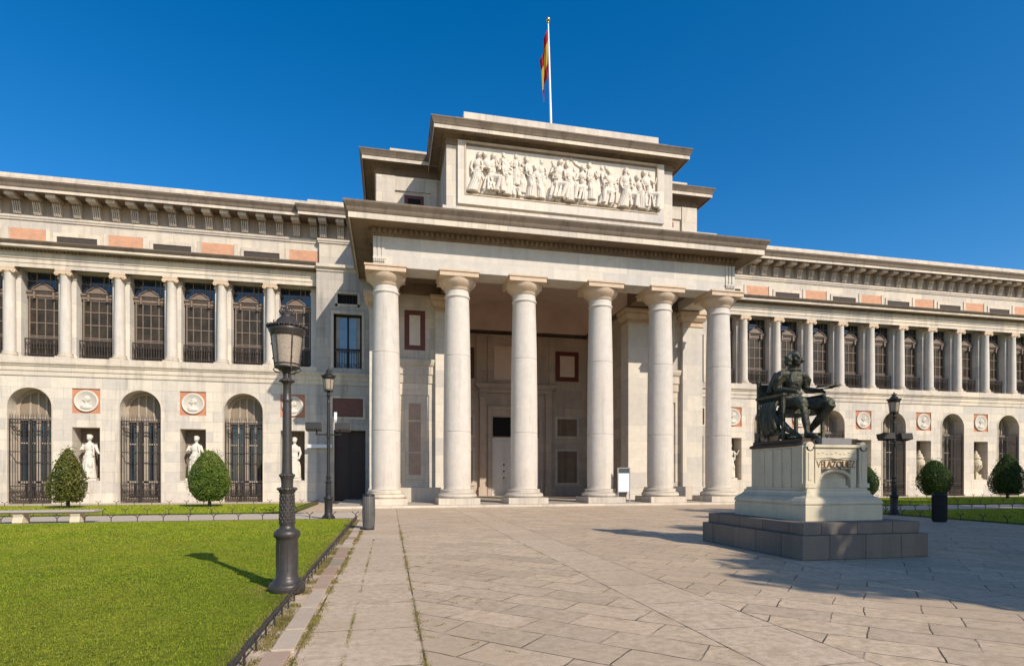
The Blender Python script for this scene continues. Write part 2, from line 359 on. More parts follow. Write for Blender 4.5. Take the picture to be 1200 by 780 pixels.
def pavemat():
    m, nt, b = newmat('granite_slab_paving'); L = nt.links
    g = nt.nodes.new('ShaderNodeNewGeometry'); p0 = g.outputs['Position']
    # slightly irregular joints
    wn = nt.nodes.new('ShaderNodeTexNoise'); wn.inputs['Scale'].default_value = .9; wn.inputs['Detail'].default_value = 3; L.new(p0, wn.inputs['Vector'])
    vm = nt.nodes.new('ShaderNodeVectorMath'); vm.operation = 'MULTIPLY_ADD'; vm.inputs[1].default_value = (.17,.17,0); L.new(wn.outputs['Color'], vm.inputs[0]); L.new(p0, vm.inputs[2])
    p = vm.outputs[0]
    sep = nt.nodes.new('ShaderNodeSeparateXYZ'); L.new(p0, sep.inputs[0]); X, Y = sep.outputs[0], sep.outputs[1]
    def brick(vec, w, h, ms, off=.5):
        br = nt.nodes.new('ShaderNodeTexBrick'); L.new(vec, br.inputs['Vector']); br.inputs['Scale'].default_value = 1; br.offset = off
        br.inputs['Brick Width'].default_value = w; br.inputs['Row Height'].default_value = h; br.inputs['Mortar Size'].default_value = ms; br.inputs['Mortar Smooth'].default_value = .3
        br.inputs['Color1'].default_value = (0,0,0,1); br.inputs['Color2'].default_value = (1,1,1,1); br.inputs['Mortar'].default_value = (.5,.5,.5,1)
        return br
    mp = nt.nodes.new('ShaderNodeMapping'); mp.inputs['Rotation'].default_value = (0,0,R(44)); L.new(p, mp.inputs[0])
    b1 = brick(mp.outputs[0], .92, .52, .009, .37)
    b3 = brick(p, 1.1, .6, .008, .5)
    def band(c, lo, hi): 
        return math_n(nt, 'MULTIPLY', math_n(nt, 'GREATER_THAN', c, lo), math_n(nt, 'LESS_THAN', c, hi))
    bands = [(-1.25, -.82), (-.82, .30), (3.1, 4.07), (7.3, 8.2), (11.0, 11.9), (15.13, 16.1), (18.9, 20.45)]
    mask = None; off = 0.
    for lo, hi in bands:
        k = band(X, lo, hi); mask = k if mask is None else math_n(nt, 'MAXIMUM', mask, k)
        off = math_n(nt, 'ADD', math_n(nt, 'MULTIPLY', k, lo-.02), off)
    cbv = nt.nodes.new('ShaderNodeCombineXYZ'); sp2 = nt.nodes.new('ShaderNodeSeparateXYZ'); L.new(p, sp2.inputs[0])
    L.new(math_n(nt, 'ADD', sp2.outputs[1], math_n(nt, 'MULTIPLY', off, 3.7)), cbv.inputs[0]); L.new(math_n(nt, 'SUBTRACT', X, off), cbv.inputs[1])
    b2 = brick(cbv.outputs[0], 1.25, 1.6, .009, .5)
    ym = math_n(nt, 'MAXIMUM', band(Y, 20.3, 21.4), math_n(nt, 'GREATER_THAN', Y, 27.6))
    edge = None
    for lo, hi in bands:
        for e in (lo, hi):
            k = math_n(nt, 'LESS_THAN', math_n(nt, 'ABSOLUTE', math_n(nt, 'SUBTRACT', X, e)), .010)
            edge = k if edge is None else math_n(nt, 'MAXIMUM', edge, k)
    for e in (20.3, 21.4, 27.6):
        edge = math_n(nt, 'MAXIMUM', edge, math_n(nt, 'LESS_THAN', math_n(nt, 'ABSOLUTE', math_n(nt, 'SUBTRACT', Y, e)), .012))
    tone = mixc(nt, mask, b1.outputs['Color'], b2.outputs['Color']); tone = mixc(nt, ym, tone, b3.outputs['Color'])
    fac = mixc(nt, mask, b1.outputs['Fac'], b2.outputs['Fac']); fac = mixc(nt, ym, fac, b3.outputs['Fac'])
    jn = noise(nt, p0, 1.6, 3); 
    jfac = math_n(nt, 'MULTIPLY', math_n(nt, 'MAXIMUM', fac, edge), ramp(nt, jn, [(.36, .25), (.58, 1.)]))
    a = noise(nt, p0, .7, 5, .65); f = noise(nt, p0, 9, 6, .75); f2 = noise(nt, p0, 70, 3, .7)
    field = mixc(nt, tone, (.70,.53,.35), (.46,.355,.245))
    pink = mixc(nt, tone, (.68,.525,.37), (.55,.42,.295))
    c = mixc(nt, math_n(nt, 'MAXIMUM', mask, ym), field, pink)
    c = mixc(nt, ramp(nt, a, [(.42, 0.), (.68, .6)]), c, (.68,.51,.37))
    c = mixc(nt, ramp(nt, f, [(.38, .65), (.60, 0.)]), c, (.31,.23,.145))
    c = mixc(nt, ramp(nt, f2, [(.38, .35), (.58, 0.)]), c, (.26,.205,.155))
    c = mixc(nt, ramp(nt, noise(nt, p0, 2.1, 5, .7), [(.52, 0.), (.68, .6)]), c, (.36,.26,.165))
    sp = nt.nodes.new('ShaderNodeTexVoronoi'); sp.inputs['Scale'].default_value = 1.7; L.new(p0, sp.inputs['Vector'])
    c = mixc(nt, math_n(nt, 'MULTIPLY', ramp(nt, sp.outputs['Distance'], [(.02, 1.), (.05, 0.)]), .5), c, (.10,.085,.07))
    st = noise(nt, p0, .28, 6, .75); c = mixc(nt, ramp(nt, st, [(.46, 0.), (.60, .65)]), c, (.44,.325,.21))
    c = mixc(nt, jfac, c, (.05,.04,.03))
    L.new(c, b.inputs['Base Color']); b.inputs['Specular IOR Level'].default_value = .3
    L.new(ramp(nt, f, [(.3, .85), (.7, .62)]), b.inputs['Roughness'])
    h = math_n(nt, 'SUBTRACT', math_n(nt, 'ADD', math_n(nt, 'MULTIPLY', f, .25), math_n(nt, 'ADD', math_n(nt, 'MULTIPLY', f2, .06), math_n(nt, 'MULTIPLY', math_n(nt, 'ADD', tone, 0.), .12))), jfac)
    bp = nt.nodes.new('ShaderNodeBump'); bp.inputs['Strength'].default_value = .55; bp.inputs['Distance'].default_value = .02
    L.new(h, bp.inputs['Height']); L.new(bp.outputs[0], b.inputs['Normal']); return m
M['pave'] = pavemat()
M['path'] = plain('pale_gravel_path', (.52,.43,.33), .9, var=.25, scale=9, bump=.4)
M['kerb'] = stone('worn_kerb_stone', (.50,.41,.32), (.2,.16,.12), None, bump=.5, stain=.9, streak=False, up=0)

C = 9.6   # portico axis
# ------------------------------------------------------------------ ground
def struct(o): o['kind'] = 'structure'; return o
mb = MB(); mb.poly([(-400,-400,0),(500,-400,0),(500,500,0),(-400,500,0)]); struct(mb.build('plaza_paving', M['pave']))
def sheet(name, x0, x1, y0, y1, z, mat):
    mb = MB(); nx = max(1, int((x1-x0)/2)); mb.box(x0, x1, y0, y1, -.05, z); return mb.build(name, mat)
struct(sheet('garden_path', -45, -1.3, 21.95, 26.1, .004, M['path']))
struct(sheet('garden_path', 22.4, 70, 21.95, 26.1, .004, M['path']))
struct(sheet('wall_foot_path', -45, -4.0, 34.75, 38.3, .006, M['path']))
struct(sheet('wall_foot_path', 23.4, 70, 34.75, 38.3, .006, M['path']))
lawns = [(-45, -1.32, -6, 21.85), (-45, -4.05, 26.2, 34.6), (20.5, 70, 2, 21.85), (23.2, 70, 26.2, 34.6)]
for l in lawns: struct(sheet('lawn_ground', *l, .035, M['turf']))
# worn kerb stones between lawn rail and paving
mb = MB(); y = 1.0
r2 = random.Random(3)
while y < 21.8:
    w = r2.uniform(.7, 1.15)
    mb.cbox(-.965+r2.uniform(-.015,.015), y+w/2, .008, .20+r2.uniform(-.02,.02), w-.05, .05+r2.uniform(-.008,.012), r2.uniform(-.012,.012)); y += w
struct(mb.build('kerb', M['kerb'], bevel=.006))
_nt = M['kerb'].node_tree; _b = _nt.nodes['Principled BSDF']; _g = _nt.nodes.new('ShaderNodeNewGeometry')
_src = _b.inputs['Base Color'].links[0].from_socket
_nt.links.new(mixc(_nt, 1., _src, ramp(_nt, _g.outputs['Random Per Island'], [(0., (1.05,1.02,.98)), (.5, (.95,.9,.85)), (.6, (.80,.64,.56)), (1., (.66,.64,.6))]), 'MULTIPLY'), _b.inputs['Base Color'])
# portico stylobate
mb = MB(); mb.box(C-12.4, C+12.4, 29.35, 44.5, -.05, .12); struct(mb.build('portico_pavement', M['trim'], bevel=.01))

# ------------------------------------------------------------------ grass (uncountable)
def blades(name, regions, mat, label, seed=1, lean=.5):
    rr = random.Random(seed); vs = []; fs = []
    for (n, samp, h, w) in regions:
        for _ in range(n):
            x, y, z = samp(rr)
            a = rr.uniform(0, 2*PI); hh = h*rr.uniform(.5, 1.15); ww = w*rr.uniform(.7, 1.2)
            dx, dy = math.cos(a)*ww/2, math.sin(a)*ww/2; t = rr.uniform(0, 2*PI); ln = hh*lean*rr.random()
            b = len(vs)
            vs += [(x-dx, y-dy, z), (x+dx, y+dy, z), (x+math.cos(t)*ln, y+math.sin(t)*ln, z+hh)]; fs.append((b, b+1, b+2))
    me = bpy.data.meshes.new(name); me.from_pydata(vs, [], fs); me.materials.append(mat)
    o = bpy.data.objects.new(name, me); col.objects.link(o); tag(o, label, 'grass', kind='stuff'); return o
def rect(x0, x1, y0, y1, z=.03, left=False):
    def f(rr):
        while True:
            y = rr.uniform(y0, y1); x = rr.uniform(x0, x1)
            if not left or x > -.72*y-1.5: return (x, y, z)
    return f
blades('lawn_grass', [(85000, rect(-9, -1.33, 3.5, 9, left=True), .024, .0055), (80000, rect(-13, -1.33, 9, 15, left=True), .028, .009),
                      (60000, rect(-18, -1.33, 15, 21.9, left=True), .035, .016)], M['grass'], 'bright green mown grass on the near left lawn', 2)
blades('lawn_grass', [(36000, rect(-27, -4.05, 26.2, 34.6), .06, .03)], M['grass'], 'sunlit green grass of the strip lawn under the left wing', 3)
blades('lawn_grass', [(26000, rect(20.5, 36, 10, 21.9), .06, .025)], M['grass'], 'shaded dark green grass behind the right lamp and bin', 4)
blades('lawn_grass', [(36000, rect(23.2, 50, 26.2, 34.6), .07, .035)], M['grass'], 'green grass of the strip lawn under the right wing', 5)
def linew(x, y0, y1, s, z=.0, pw=1.):
    def f(rr):
        # clumpy
        while True:
            y = rr.uniform(y0, y1)
            if math.sin(y*3.1)+math.sin(y*7.7+1)+math.sin(y*1.3)+.6*math.sin(y*17) > rr.uniform(-1.2, 2.2): break
        return (x+rr.gauss(0, s), y, z)
    return f
blades('joint_weeds', [(2600, linew(.30, 3.5, 19, .022), .022, .008), (5200, linew(-.82, 3.5, 20, .035), .03, .010), (9000, linew(-1.14, 3.5, 21.5, .055), .045, .010), (1500, linew(-.4, 3.5, 15, .012), .014, .008),
                       (900, linew(-.84, 3.5, 19, .06), .022, .009)], M['weed'], 'dry yellow-green weeds growing in the paving joints', 6, .8)
rj = random.Random(12)
def clump_f():
    cs = []
    for _ in range(34):
        # weeds in joints near the lower-left of the diagonal slabs
        x = .35+abs(rj.gauss(0, .55)); y = rj.uniform(4.2, 13); a = R(46) if rj.random() < .5 else R(-44); cs.append((x, y, a))
    def f(rr):
        x, y, a = rr.choice(cs); t = rr.gauss(0, .06)
        return (x+math.cos(a)*t+rr.gauss(0,.008), y+math.sin(a)*t+rr.gauss(0,.008), 0)
    return f
def bare(rr):
    a = rr.uniform(0, 6.28); q = .26+abs(rr.gauss(0, .22)); return (min(-1.25, -1.40+q*math.cos(a)), 8.25+q*1.3*math.sin(a), .03)
blades('dry_grass', [(3500, bare, .03, .006), (5000, lambda rr: (-1.30-abs(rr.gauss(0,.07)), rr.uniform(3.5,21.5), .03), .04, .009)], M['weed'], 'dry straw coloured grass along the rail and round the lamp base', 15, 1.)
blades('joint_weeds', [(1500, clump_f(), .014, .007)], M['weed'], 'small sparse weed tufts between the diagonal slabs', 8, 1.)

# ------------------------------------------------------------------ museum
museum = thing('museum_building', (C, 38.4, 0), 'long pale stone neoclassical museum with a six-column portico, arcaded wings and relief attic', 'building')
YW, YC, YG, YA = 38.4, 39.2, 40.05, 43.6
NL, NR = 9, 14
def wallface(mb, x0, x1, z0, z1, y): mb.poly([(x0,y,z0),(x1,y,z0),(x1,y,z1),(x0,y,z1)])
def rect_open(mb, x0, x1, z0, z1, ops, y):
    """front wall x0..x1,z0..z1 with rectangular openings stacked in z; ops (a,b,c,d,depth) sorted by z"""
    zc = z0
    for (a, b, c, d, dep) in ops:
        if c > zc: wallface(mb, x0, x1, zc, c, y)
        wallface(mb, x0, a, c, d, y); wallface(mb, b, x1, c, d, y)
        mb.poly([(a,y,c),(a,y+dep,c),(a,y+dep,d),(a,y,d)]); mb.poly([(b,y,c),(b,y,d),(b,y+dep,d),(b,y+dep,c)])
        mb.poly([(a,y,c),(b,y,c),(b,y+dep,c),(a,y+dep,c)]); mb.poly([(a,y,d),(a,y+dep,d),(b,y+dep,d),(b,y,d)])
        wallface(mb, a, b, c, d, y+dep)
        zc = d
    if zc < z1: wallface(mb, x0, x1, zc, z1, y)
def arch_open(mb, x0, x1, z0, z1, xc, r, zs, y, dep, n=20):
    wallface(mb, x0, xc-r, z0, zs, y); wallface(mb, xc+r, x1, z0, zs, y)
    pts = [(xc+r*math.cos(PI*k/n), zs+r*math.sin(PI*k/n)) for k in range(n+1)]
    h = n//2
    right = [(x1,y,zs)]+[(x1,y,z1)]+[(xc,y,z1)]+[(p[0],y,p[1]) for p in pts[:h+1]][::-1]
    left = [(x0,y,z1),(x0,y,zs)]+[(p[0],y,p[1]) for p in pts[h:]][::-1]+[(xc,y,z1)]
    mb.poly(right); mb.poly(left)
    for k in range(n):
        a, b = pts[k], pts[k+1]; mb.poly([(a[0],y,a[1]),(b[0],y,b[1]),(b[0],y+dep,b[1]),(a[0],y+dep,a[1])])
    mb.poly([(xc-r,y,z0),(xc-r,y+dep,z0),(xc-r,y+dep,zs),(xc-r,y,zs)]); mb.poly([(xc+r,y,z0),(xc+r,y,zs),(xc+r,y+dep,zs),(xc+r,y+dep,z0)])
ARCHR, ZS = 1.12, 5.67
wings = []
arch_x = []; niche_x = []; col_x = []; win_x = []
for sgn, nb in ((-1, NL), (1, NR)):
    for k in range(nb):
        xc = C + sgn*(15.65+2.9*k)
        (niche_x if k % 2 == 0 else arch_x).append(xc); win_x.append(C+sgn*(15.65+2.9*k))
        col_x.append(C+sgn*(17.1+2.9*k))
for sgn, nb in ((-1, NL), (1, NR)):
    mb = MB()
    for k in range(nb):
        xc = C + sgn*(15.65+2.9*k); x0, x1 = xc-1.45, xc+1.45
        if k % 2 == 0:
            rect_open(mb, x0, x1, 0, 7.5, [(xc-.73, xc+.73, 1.35, 4.52, 1.05), (xc-.74, xc+.74, 5.35, 6.82, .10)], YW)
        else:
            arch_open(mb, x0, x1, 0, 7.5, xc, ARCHR, ZS, YW, .98)
    xe = C+sgn*(14.2+2.9*nb)
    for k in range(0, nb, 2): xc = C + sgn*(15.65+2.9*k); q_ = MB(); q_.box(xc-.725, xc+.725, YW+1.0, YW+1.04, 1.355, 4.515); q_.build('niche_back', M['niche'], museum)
    xi = C+sgn*14.2
    a, b = min(xe, xi), max(xe, xi)
    mb.poly([(xe,YW,0),(xe,60,0),(xe,60,15.2),(xe,YW,15.2)])
    mb.build('wall', M['wall'], museum)
    # gallery rear wall behind the colonnade and piers
    mb = MB(); mb.box(a, b, YG+.02, YG+.5, 8.4, 15.2)
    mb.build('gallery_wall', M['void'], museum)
    for k in range(nb+1):
        xp = C+sgn*(14.2+2.9*k); mb = MB(); mb.box(xp-.47, xp+.47, YC+.20, YG+.05, 8.55, 14.02)
        mb.box(xp-.52, xp+.52, YC+.15, YG+.05, 13.5, 13.64); mb.box(xp-.53, xp+.53, YC+.14, YG+.05, 8.5, 8.85)
        mb.build('pier', M['granite'], museum)
    mb = MB(); mb.box(a, b, YC+.35, YG+.1, 14.0, 15.1); mb.build('lintel_wall', M['trim'], museum)
    # ledge
    mb = MB(); prof = [(0,7.5),(.05,7.5),(.05,7.74),(.10,7.78),(.10,8.02),(.16,8.06),(.16,8.1),(.24,8.18),(.24,8.26),(.10,8.30),(.10,8.6),(-2.6,8.62)]
    mb.sweep([(a, YW), (b, YW)], prof); mb.build('string_course', M['trim'], museum)
    # entablature over the colonnade
    yf = YC-.34
    mb = MB(); mb.sweep([(a, yf), (b, yf)], [(.0,13.95),(0,13.95),(0,14.18),(.04,14.2),(.04,14.42),(.10,14.46),(.10,14.5),(.0,14.52),(0,14.95),(-.6,14.95),(-.6,13.95)])
    mb.build('entablature', M['trim'], museum)
    mb = MB(); x = a+.05
    mb.box(a+.04, b-.04, yf-.11, yf+.01, 14.82, 14.985)
    while x < b-.1: mb.box(x, x+.11, yf-.2, yf, 14.84, 14.97); x += .2
    mb.build('dentil_band', M['soffitshade'], museum)
    mb = MB(); mb.sweep([(a, yf), (b, yf)], [(0,14.78),(.10,14.8),(.10,14.98),(.52,15.0),(.52,14.96),(.56,14.96),(.56,15.1)]); mb.build('cornice', M['trim'], museum)
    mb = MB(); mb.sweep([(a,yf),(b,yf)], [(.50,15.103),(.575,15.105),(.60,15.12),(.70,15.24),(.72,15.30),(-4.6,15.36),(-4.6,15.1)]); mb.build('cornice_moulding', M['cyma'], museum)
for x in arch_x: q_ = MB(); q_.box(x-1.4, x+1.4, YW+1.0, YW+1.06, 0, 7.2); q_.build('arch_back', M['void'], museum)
# upper storey, set back
def attic_path(sgn):
    nb = NL if sgn < 0 else NR
    pts = [(C+sgn*(14.2+2.9*nb), YA), (C+sgn*14.6, YA), (C+sgn*14.6, YA-.3), (C+sgn*6, YA-.3)]
    return pts if sgn < 0 else pts[::-1]
brmb = MB()   # scrolled bracket, local: back at y=0, centre x=0
prof = [(0,0),(-.12,0),(-.20,.10),(-.22,.3),(-.26,.45),(-.34,.58),(-.36,.70),(-.30,.80),(0,.80)]
brmb.box(-.20,.20,-.14,0,0.02,.8)
for x0, x1, d in ((-.22,-.14,0),(-.09,-.03,.02),(.03,.09,.02),(.14,.22,0)):
    n = len(prof); vs = [(x0, p[0]-d, p[1]) for p in prof]+[(x1, p[0]-d, p[1]) for p in prof]
    brmb.add(vs, [tuple(range(n)), tuple(range(n, 2*n))[::-1]]+[(i, (i+1) % n, n+(i+1) % n, n+i) for i in range(n)])
br_me = brmb.mesh('bracket', M['trim'])
mm = MB(); mm.box(-.27,.27,-1.02,0,.84,1.08); mut_me = mm.mesh('mutule', M['trim'])
for sgn in (-1, 1):
    P = attic_path(sgn); nb = NL if sgn < 0 else NR
    mb = MB(); mb.sweep(P, [(0,15.2),(0,18.5),(.08,18.55),(.08,18.62),(.14,18.7),(.14,18.82),(.04,18.86),(0,18.9),(0,20.2)])
    mb.build('attic_wall', M['block'], museum)
    mb = MB(); mb.sweep(P, [(1.22,20.0),(1.22,19.95),(1.28,19.95),(1.28,20.14),(.6,20.15)]); co = mb.build('cornice', M['trim'], museum)
    mb = MB(); mb.sweep(P, [(.0,19.985),(1.22,19.985),(1.22,20.05),(0,20.05)]); mb.build('cornice_soffit', M['soffitshade'], museum)
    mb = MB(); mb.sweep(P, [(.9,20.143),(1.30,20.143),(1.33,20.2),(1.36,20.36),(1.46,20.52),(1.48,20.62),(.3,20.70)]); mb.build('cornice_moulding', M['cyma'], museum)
    mb = MB(); mb.sweep(P, [(.8,20.60),(.8,21.05),(.72,21.1),(.72,21.28),(-3,22.4)]); mb.build('roof_edge', M['trim'], museum)
    mb = MB(); mb.sweep(P, [(.0,18.92),(.015,18.92),(.015,19.98),(0,19.98)]); mb.build('bracket_shade_band', M['frieze'], museum)  # added thin strip with the bracket shadow put into its colour
    # repeated brackets, each with the mutule block above
    d = 15.0
    while d < 14.2+2.9*nb-.3:
        b_ = place('bracket', br_me, co, (C+sgn*d, YA, 18.9)); m_ = place('mutule', mut_me, co, (C+sgn*d, YA-.02, 18.9)); d += 1.16
    for d in (14.3, 13.1, 11.95):
        place('bracket', br_me, co, (C+sgn*d, YA-.3, 18.9)); place('mutule', mut_me, co, (C+sgn*d, YA-.32, 18.9))
    for k in range(nb):
        xc = C+sgn*(15.65+2.9*k)
        if k % 2 == 0:
            mb = MB(); mb.box(xc-1.04, xc+1.04, YA-.015, YA+.1, 16.3, 18.0); mb.build('brick_panel', M['brick'], museum)
            for q in (-1, 1): mb = MB(); mb.box(xc+q*1.2-.12, xc+q*1.2+.12, YA-.06, YA+.1, 15.6, 18.06); mb.build('panel_frame', M['trim'], museum)
        else:
            mb = MB()
            for q in (-1, 1): mb.box(xc+q*1.3-.1, xc+q*1.3+.1, YA-.07, YA+.1, 15.6, 17.62)
            mb.box(xc-1.4, xc+1.4, YA-.075, YA+.1, 17.62, 17.86); f = mb.build('attic_window', M['trim'], museum)
            mb = MB(); mb.box(xc-1.2, xc+1.2, YA-.02, YA+.05, 16.2, 17.60); mb.build('pane', M['slot'], f)

# ionic column
mb = MB(); mb.lathe(0, 0, [(.30,0),(.298,1.5),(.285,3.),(.262,4.55),(.275,4.58),(.275,4.62),(.262,4.64)], 24); ion_me = mb.mesh('column', M['column'])
mb = MB(); mb.box(-.40,.40,-.40,.40,-.40,-.24); mb.lathe(0,0,[(.38,-.24),(.41,-.2),(.41,-.14),(.36,-.11),(.34,-.08),(.37,-.05),(.37,-.01),(.31,.0)],24); ionb_me = mb.mesh('column_base', M['trim'])
mb = MB(); mb.lathe(0,0,[(.27,4.60),(.33,4.68),(.34,4.72)],24); mb.box(-.42,.42,-.34,.34,4.86,4.95)
mb.box(-.33,.33,-.33,.33,4.70,4.86)
for sx in (-1, 1):
    cx = sx*.345; s0 = len(mb.v); mb.lathe(0,0,[(.125,-.33),(.13,-.28),(.105,-.1),(.105,.1),(.13,.28),(.125,.33)],14)
    mb.xf(Matrix.Translation((cx,0,4.72)) @ Matrix.Rotation(PI/2,4,'X'), s0)
    s0 = len(mb.v); mb.lathe(0,0,[(.05,-.36),(.05,.36)],10); mb.xf(Matrix.Translation((cx,0,4.72)) @ Matrix.Rotation(PI/2,4,'X'), s0)
ionc_me = mb.mesh('capital', M['trim'])
cl = stone('warm_capital_stone', (.66,.50,.35), (.25,.19,.13), None, bump=.2, stain=.6); ionc_me.materials[0] = cl
for x in col_x:
    c_ = place('column', ion_me, museum, (x, YC, 9.0)); place('column_base', ionb_me, c_, (x, YC, 9.0)); place('capital', ionc_me, c_, (x, YC, 9.0))

# gallery windows
def win_meshes():
    fr = MB()
    for x in (-.98,-.52,.0,.52,.98): fr.box(x-.028, x+.028, -.06, .02, 9.0, 12.5)
    fr.box(-.98,-.9,-.1,.0,9.0,12.5); fr.box(.9,.98,-.1,.0,9.0,12.5)
    for z in (9.05,10.05,10.15,10.95,11.75,12.45): fr.box(-.95,.95,-.065,.015,z-.028,z+.028)
    fr.box(-1.06,1.06,-.12,.0,12.52,12.75); fr.box(-1.09,1.09,-.2,.0,12.75,12.86)
    for x in (-.52, .3, .62): fr.box(x-.03, x+.03, -.04, .0, 12.86, 13.98)
    fr.box(-1.06,1.06,-.045,.0,13.45,13.5)
    pe = MB()
    n = [(-.62,12.863),(.62,12.863),(.62,12.95),(0,13.32),(-.62,12.95)]
    pe.add([(a,-.26,z) for a,z in n]+[(a,-.0,z) for a,z in n], [(0,1,2,3,4),(9,8,7,6,5)]+[(i,(i+1)%5,5+(i+1)%5,5+i) for i in range(5)])
    pe.tube([(-.66,-.30,12.95),(0,-.30,13.35),(.66,-.30,12.95)], .045, 4)
    pe.box(-.7,.7,-.3,-.0,12.862,12.93); pe.box(-.64,-.52,-.24,-.1,12.4,12.86); pe.box(.52,.64,-.24,-.1,12.4,12.86)
    pa = MB(); pa.box(-.95,.95,-.02,.02,9.0,12.5)
    pt = MB(); pt.box(-1.08,1.08,-.01,.02,12.86,14.0)
    ra = MB()
    ra.box(-1.05,1.05,-.42,-.36,9.86,9.93); ra.box(-1.05,1.05,-.42,-.37,8.72,8.77); ra.box(-1.05,1.05,-.42,-.37,8.98,9.02); ra.box(-1.05,1.05,-.415,-.375,9.66,9.69)
    for i in range(13):
        x = -1.0+i*2.0/12; ra.tube([(x,-.39,8.75),(x,-.39,9.2),(x,-.39,9.5),(x,-.39,9.88)], [.022,.022,.036,.02], 6)
    for i in range(12):
        x = -1.0+(i+.5)*2.0/12; ra.tube([(x+.06*math.cos(t*PI/4), -.39, 8.87+.06*math.sin(t*PI/4)) for t in range(9)], .012, 4, cap=False)
    return fr, pe, pa, pt, ra
fr, pe, pa, pt, ra = win_meshes()
for q_ in (fr, pe, pa, pt, ra): q_.v = [(v[0]*.88, v[1], v[2]) for v in q_.v]
WM = [fr.mesh('window', M['winframe']), pe.mesh('pediment', M['winframe']), pa.mesh('pane', M['pane']), pt.mesh('transom_pane', M['panedark']), ra.mesh('balcony_railing', M['rustiron'])]
for x in win_x:
    w = place('window', WM[0], museum, (x, YG-.04, 0))
    for nme, me in zip(('pediment','pane','transom_pane','balcony_railing'), WM[1:]): place(nme, me, w, (x, YG-.04, 0))

# arched ground-floor windows with iron gates
fr = MB(); n = 20
def ringprism(mb, r0, r1, y0, y1, zc, n=20):
    for k in range(n):
        a, b = PI*k/n, PI*(k+1)/n
        q = [(r0*math.cos(a), r0*math.sin(a)), (r1*math.cos(a), r1*math.sin(a)), (r1*math.cos(b), r1*math.sin(b)), (r0*math.cos(b), r0*math.sin(b))]
        mb.add([(p[0],y0,zc+p[1]) for p in q]+[(p[0],y1,zc+p[1]) for p in q], [(0,1,2,3),(7,6,5,4),(0,4,5,1),(1,5,6,2),(2,6,7,3),(3,7,4,0)])
ringprism(fr, .93, 1.115, -.12, .0, ZS); 
for x in (-1.02,-.06,.06,1.02): fr.box(x-.07, x+.07, -.1, .0, 0, 5.0)
for x in (-.5,.5): fr.box(x-.04,x+.04,-.07,.0,1.3,5.0)
for x in (-.42,.42,0): fr.box(x-.045, x+.045, -.09, 0, 5.1, ZS+.93)
fr.box(-1.115,1.115,-.14,0,4.95,5.15); fr.box(-1.115,-.95,-.12,0,5.15,ZS); fr.box(.95,1.115,-.12,0,5.15,ZS); fr.box(-1.05,1.05,-.08,0,3.55,3.63); fr.box(-1.05,1.05,-.1,0,1.2,1.32); fr.box(-1.05,1.05,-.09,0,.0,.3)
pa = MB(); pa.box(-1.1,1.1,-.01,.03,0,5.0)
ty = MB(); pts = [(1.118*math.cos(PI*k/n), 1.118*math.sin(PI*k/n)) for k in range(n+1)]; ty.poly([(p[0],-.03,ZS+p[1]) for p in pts]+[(-1.118,-.03,5.1),(1.118,-.03,5.1)])
lp = MB()
for i in range(5): lp.cbox(-.78+i*.39, -.16, .75, .2, .05, .75)
for i in range(5): lp.cbox(-.78+i*.39, -.17, .75, .28, .04, .12, 0, 0, R(40))
gt = MB()
for i in range(17):
    x = -1.06+i*2.12/16; gt.tube([(x,0,.12),(x,0,5.15),(x,0,5.3)], [.017,.017,.003], 5)
for z in (.14,.42,1.05,3.05,4.72,4.95): gt.box(-1.1,1.1,-.03,.03,z-.025,z+.025)
for i in range(16):
    x = -1.06+(i+.5)*2.12/16
    for zc in (.28, 4.83): gt.tube([(x+.055*math.cos(t*PI/4), 0, zc+.07*math.sin(t*PI/4)) for t in range(9)], .013, 4, cap=False)
    gt.tube([(x-.06,0,.5),(x,0,.78),(x+.06,0,.5)], .013, 4); gt.tube([(x-.06,0,.62),(x,0,.9),(x+.06,0,.62)], .011, 4)
    gt.tube([(x,0,.44),(x,0,1.35)], [.012,.004], 4)
    if i % 2 == 0: gt.tube([(x,0,4.95),(x,0,5.42)], [.012,.004], 4)
for x in (-1.08,-.04,.04,1.08): gt.box(x-.025,x+.025,-.03,.03,.1,4.95)
for x in (-.85,.85): gt.tube([(x+.16*math.cos(t*PI/5)*(1-t*.04), 0, 4.4+.16*math.sin(t*PI/5)*(1-t*.04)) for t in range(16)], .018, 4)
AM = [fr.mesh('arched_window', M['winlight']), pa.mesh('pane', M['panedark']), ty.mesh('blind', plain('beige_blind', (.27,.21,.15), .8, var=.1)), lp.mesh('door_panel', M['winlight']), gt.mesh('iron_gate', M['rustiron'])]
for x in arch_x:
    w = place('arched_window', AM[0], museum, (x, YW+.95, 0))
    for nme, me in zip(('pane','blind','door_panel'), AM[1:4]): place(nme, me, w, (x, YW+.95, 0))
    place('iron_gate', AM[4], w, (x, YW+.12, 0))
    # moulded arch edge
mb = MB(); ringprism(mb, 1.123, 1.19, -.03, .0, ZS, 24); mb.box(-1.19,-1.123,-.03,0,0.0,ZS); mb.box(1.123,1.19,-.03,0,0.0,ZS); am = mb.mesh('arch_moulding', M['trim'])
for x in arch_x: place('arch_moulding', am, museum, (x, YW-.002, 0))

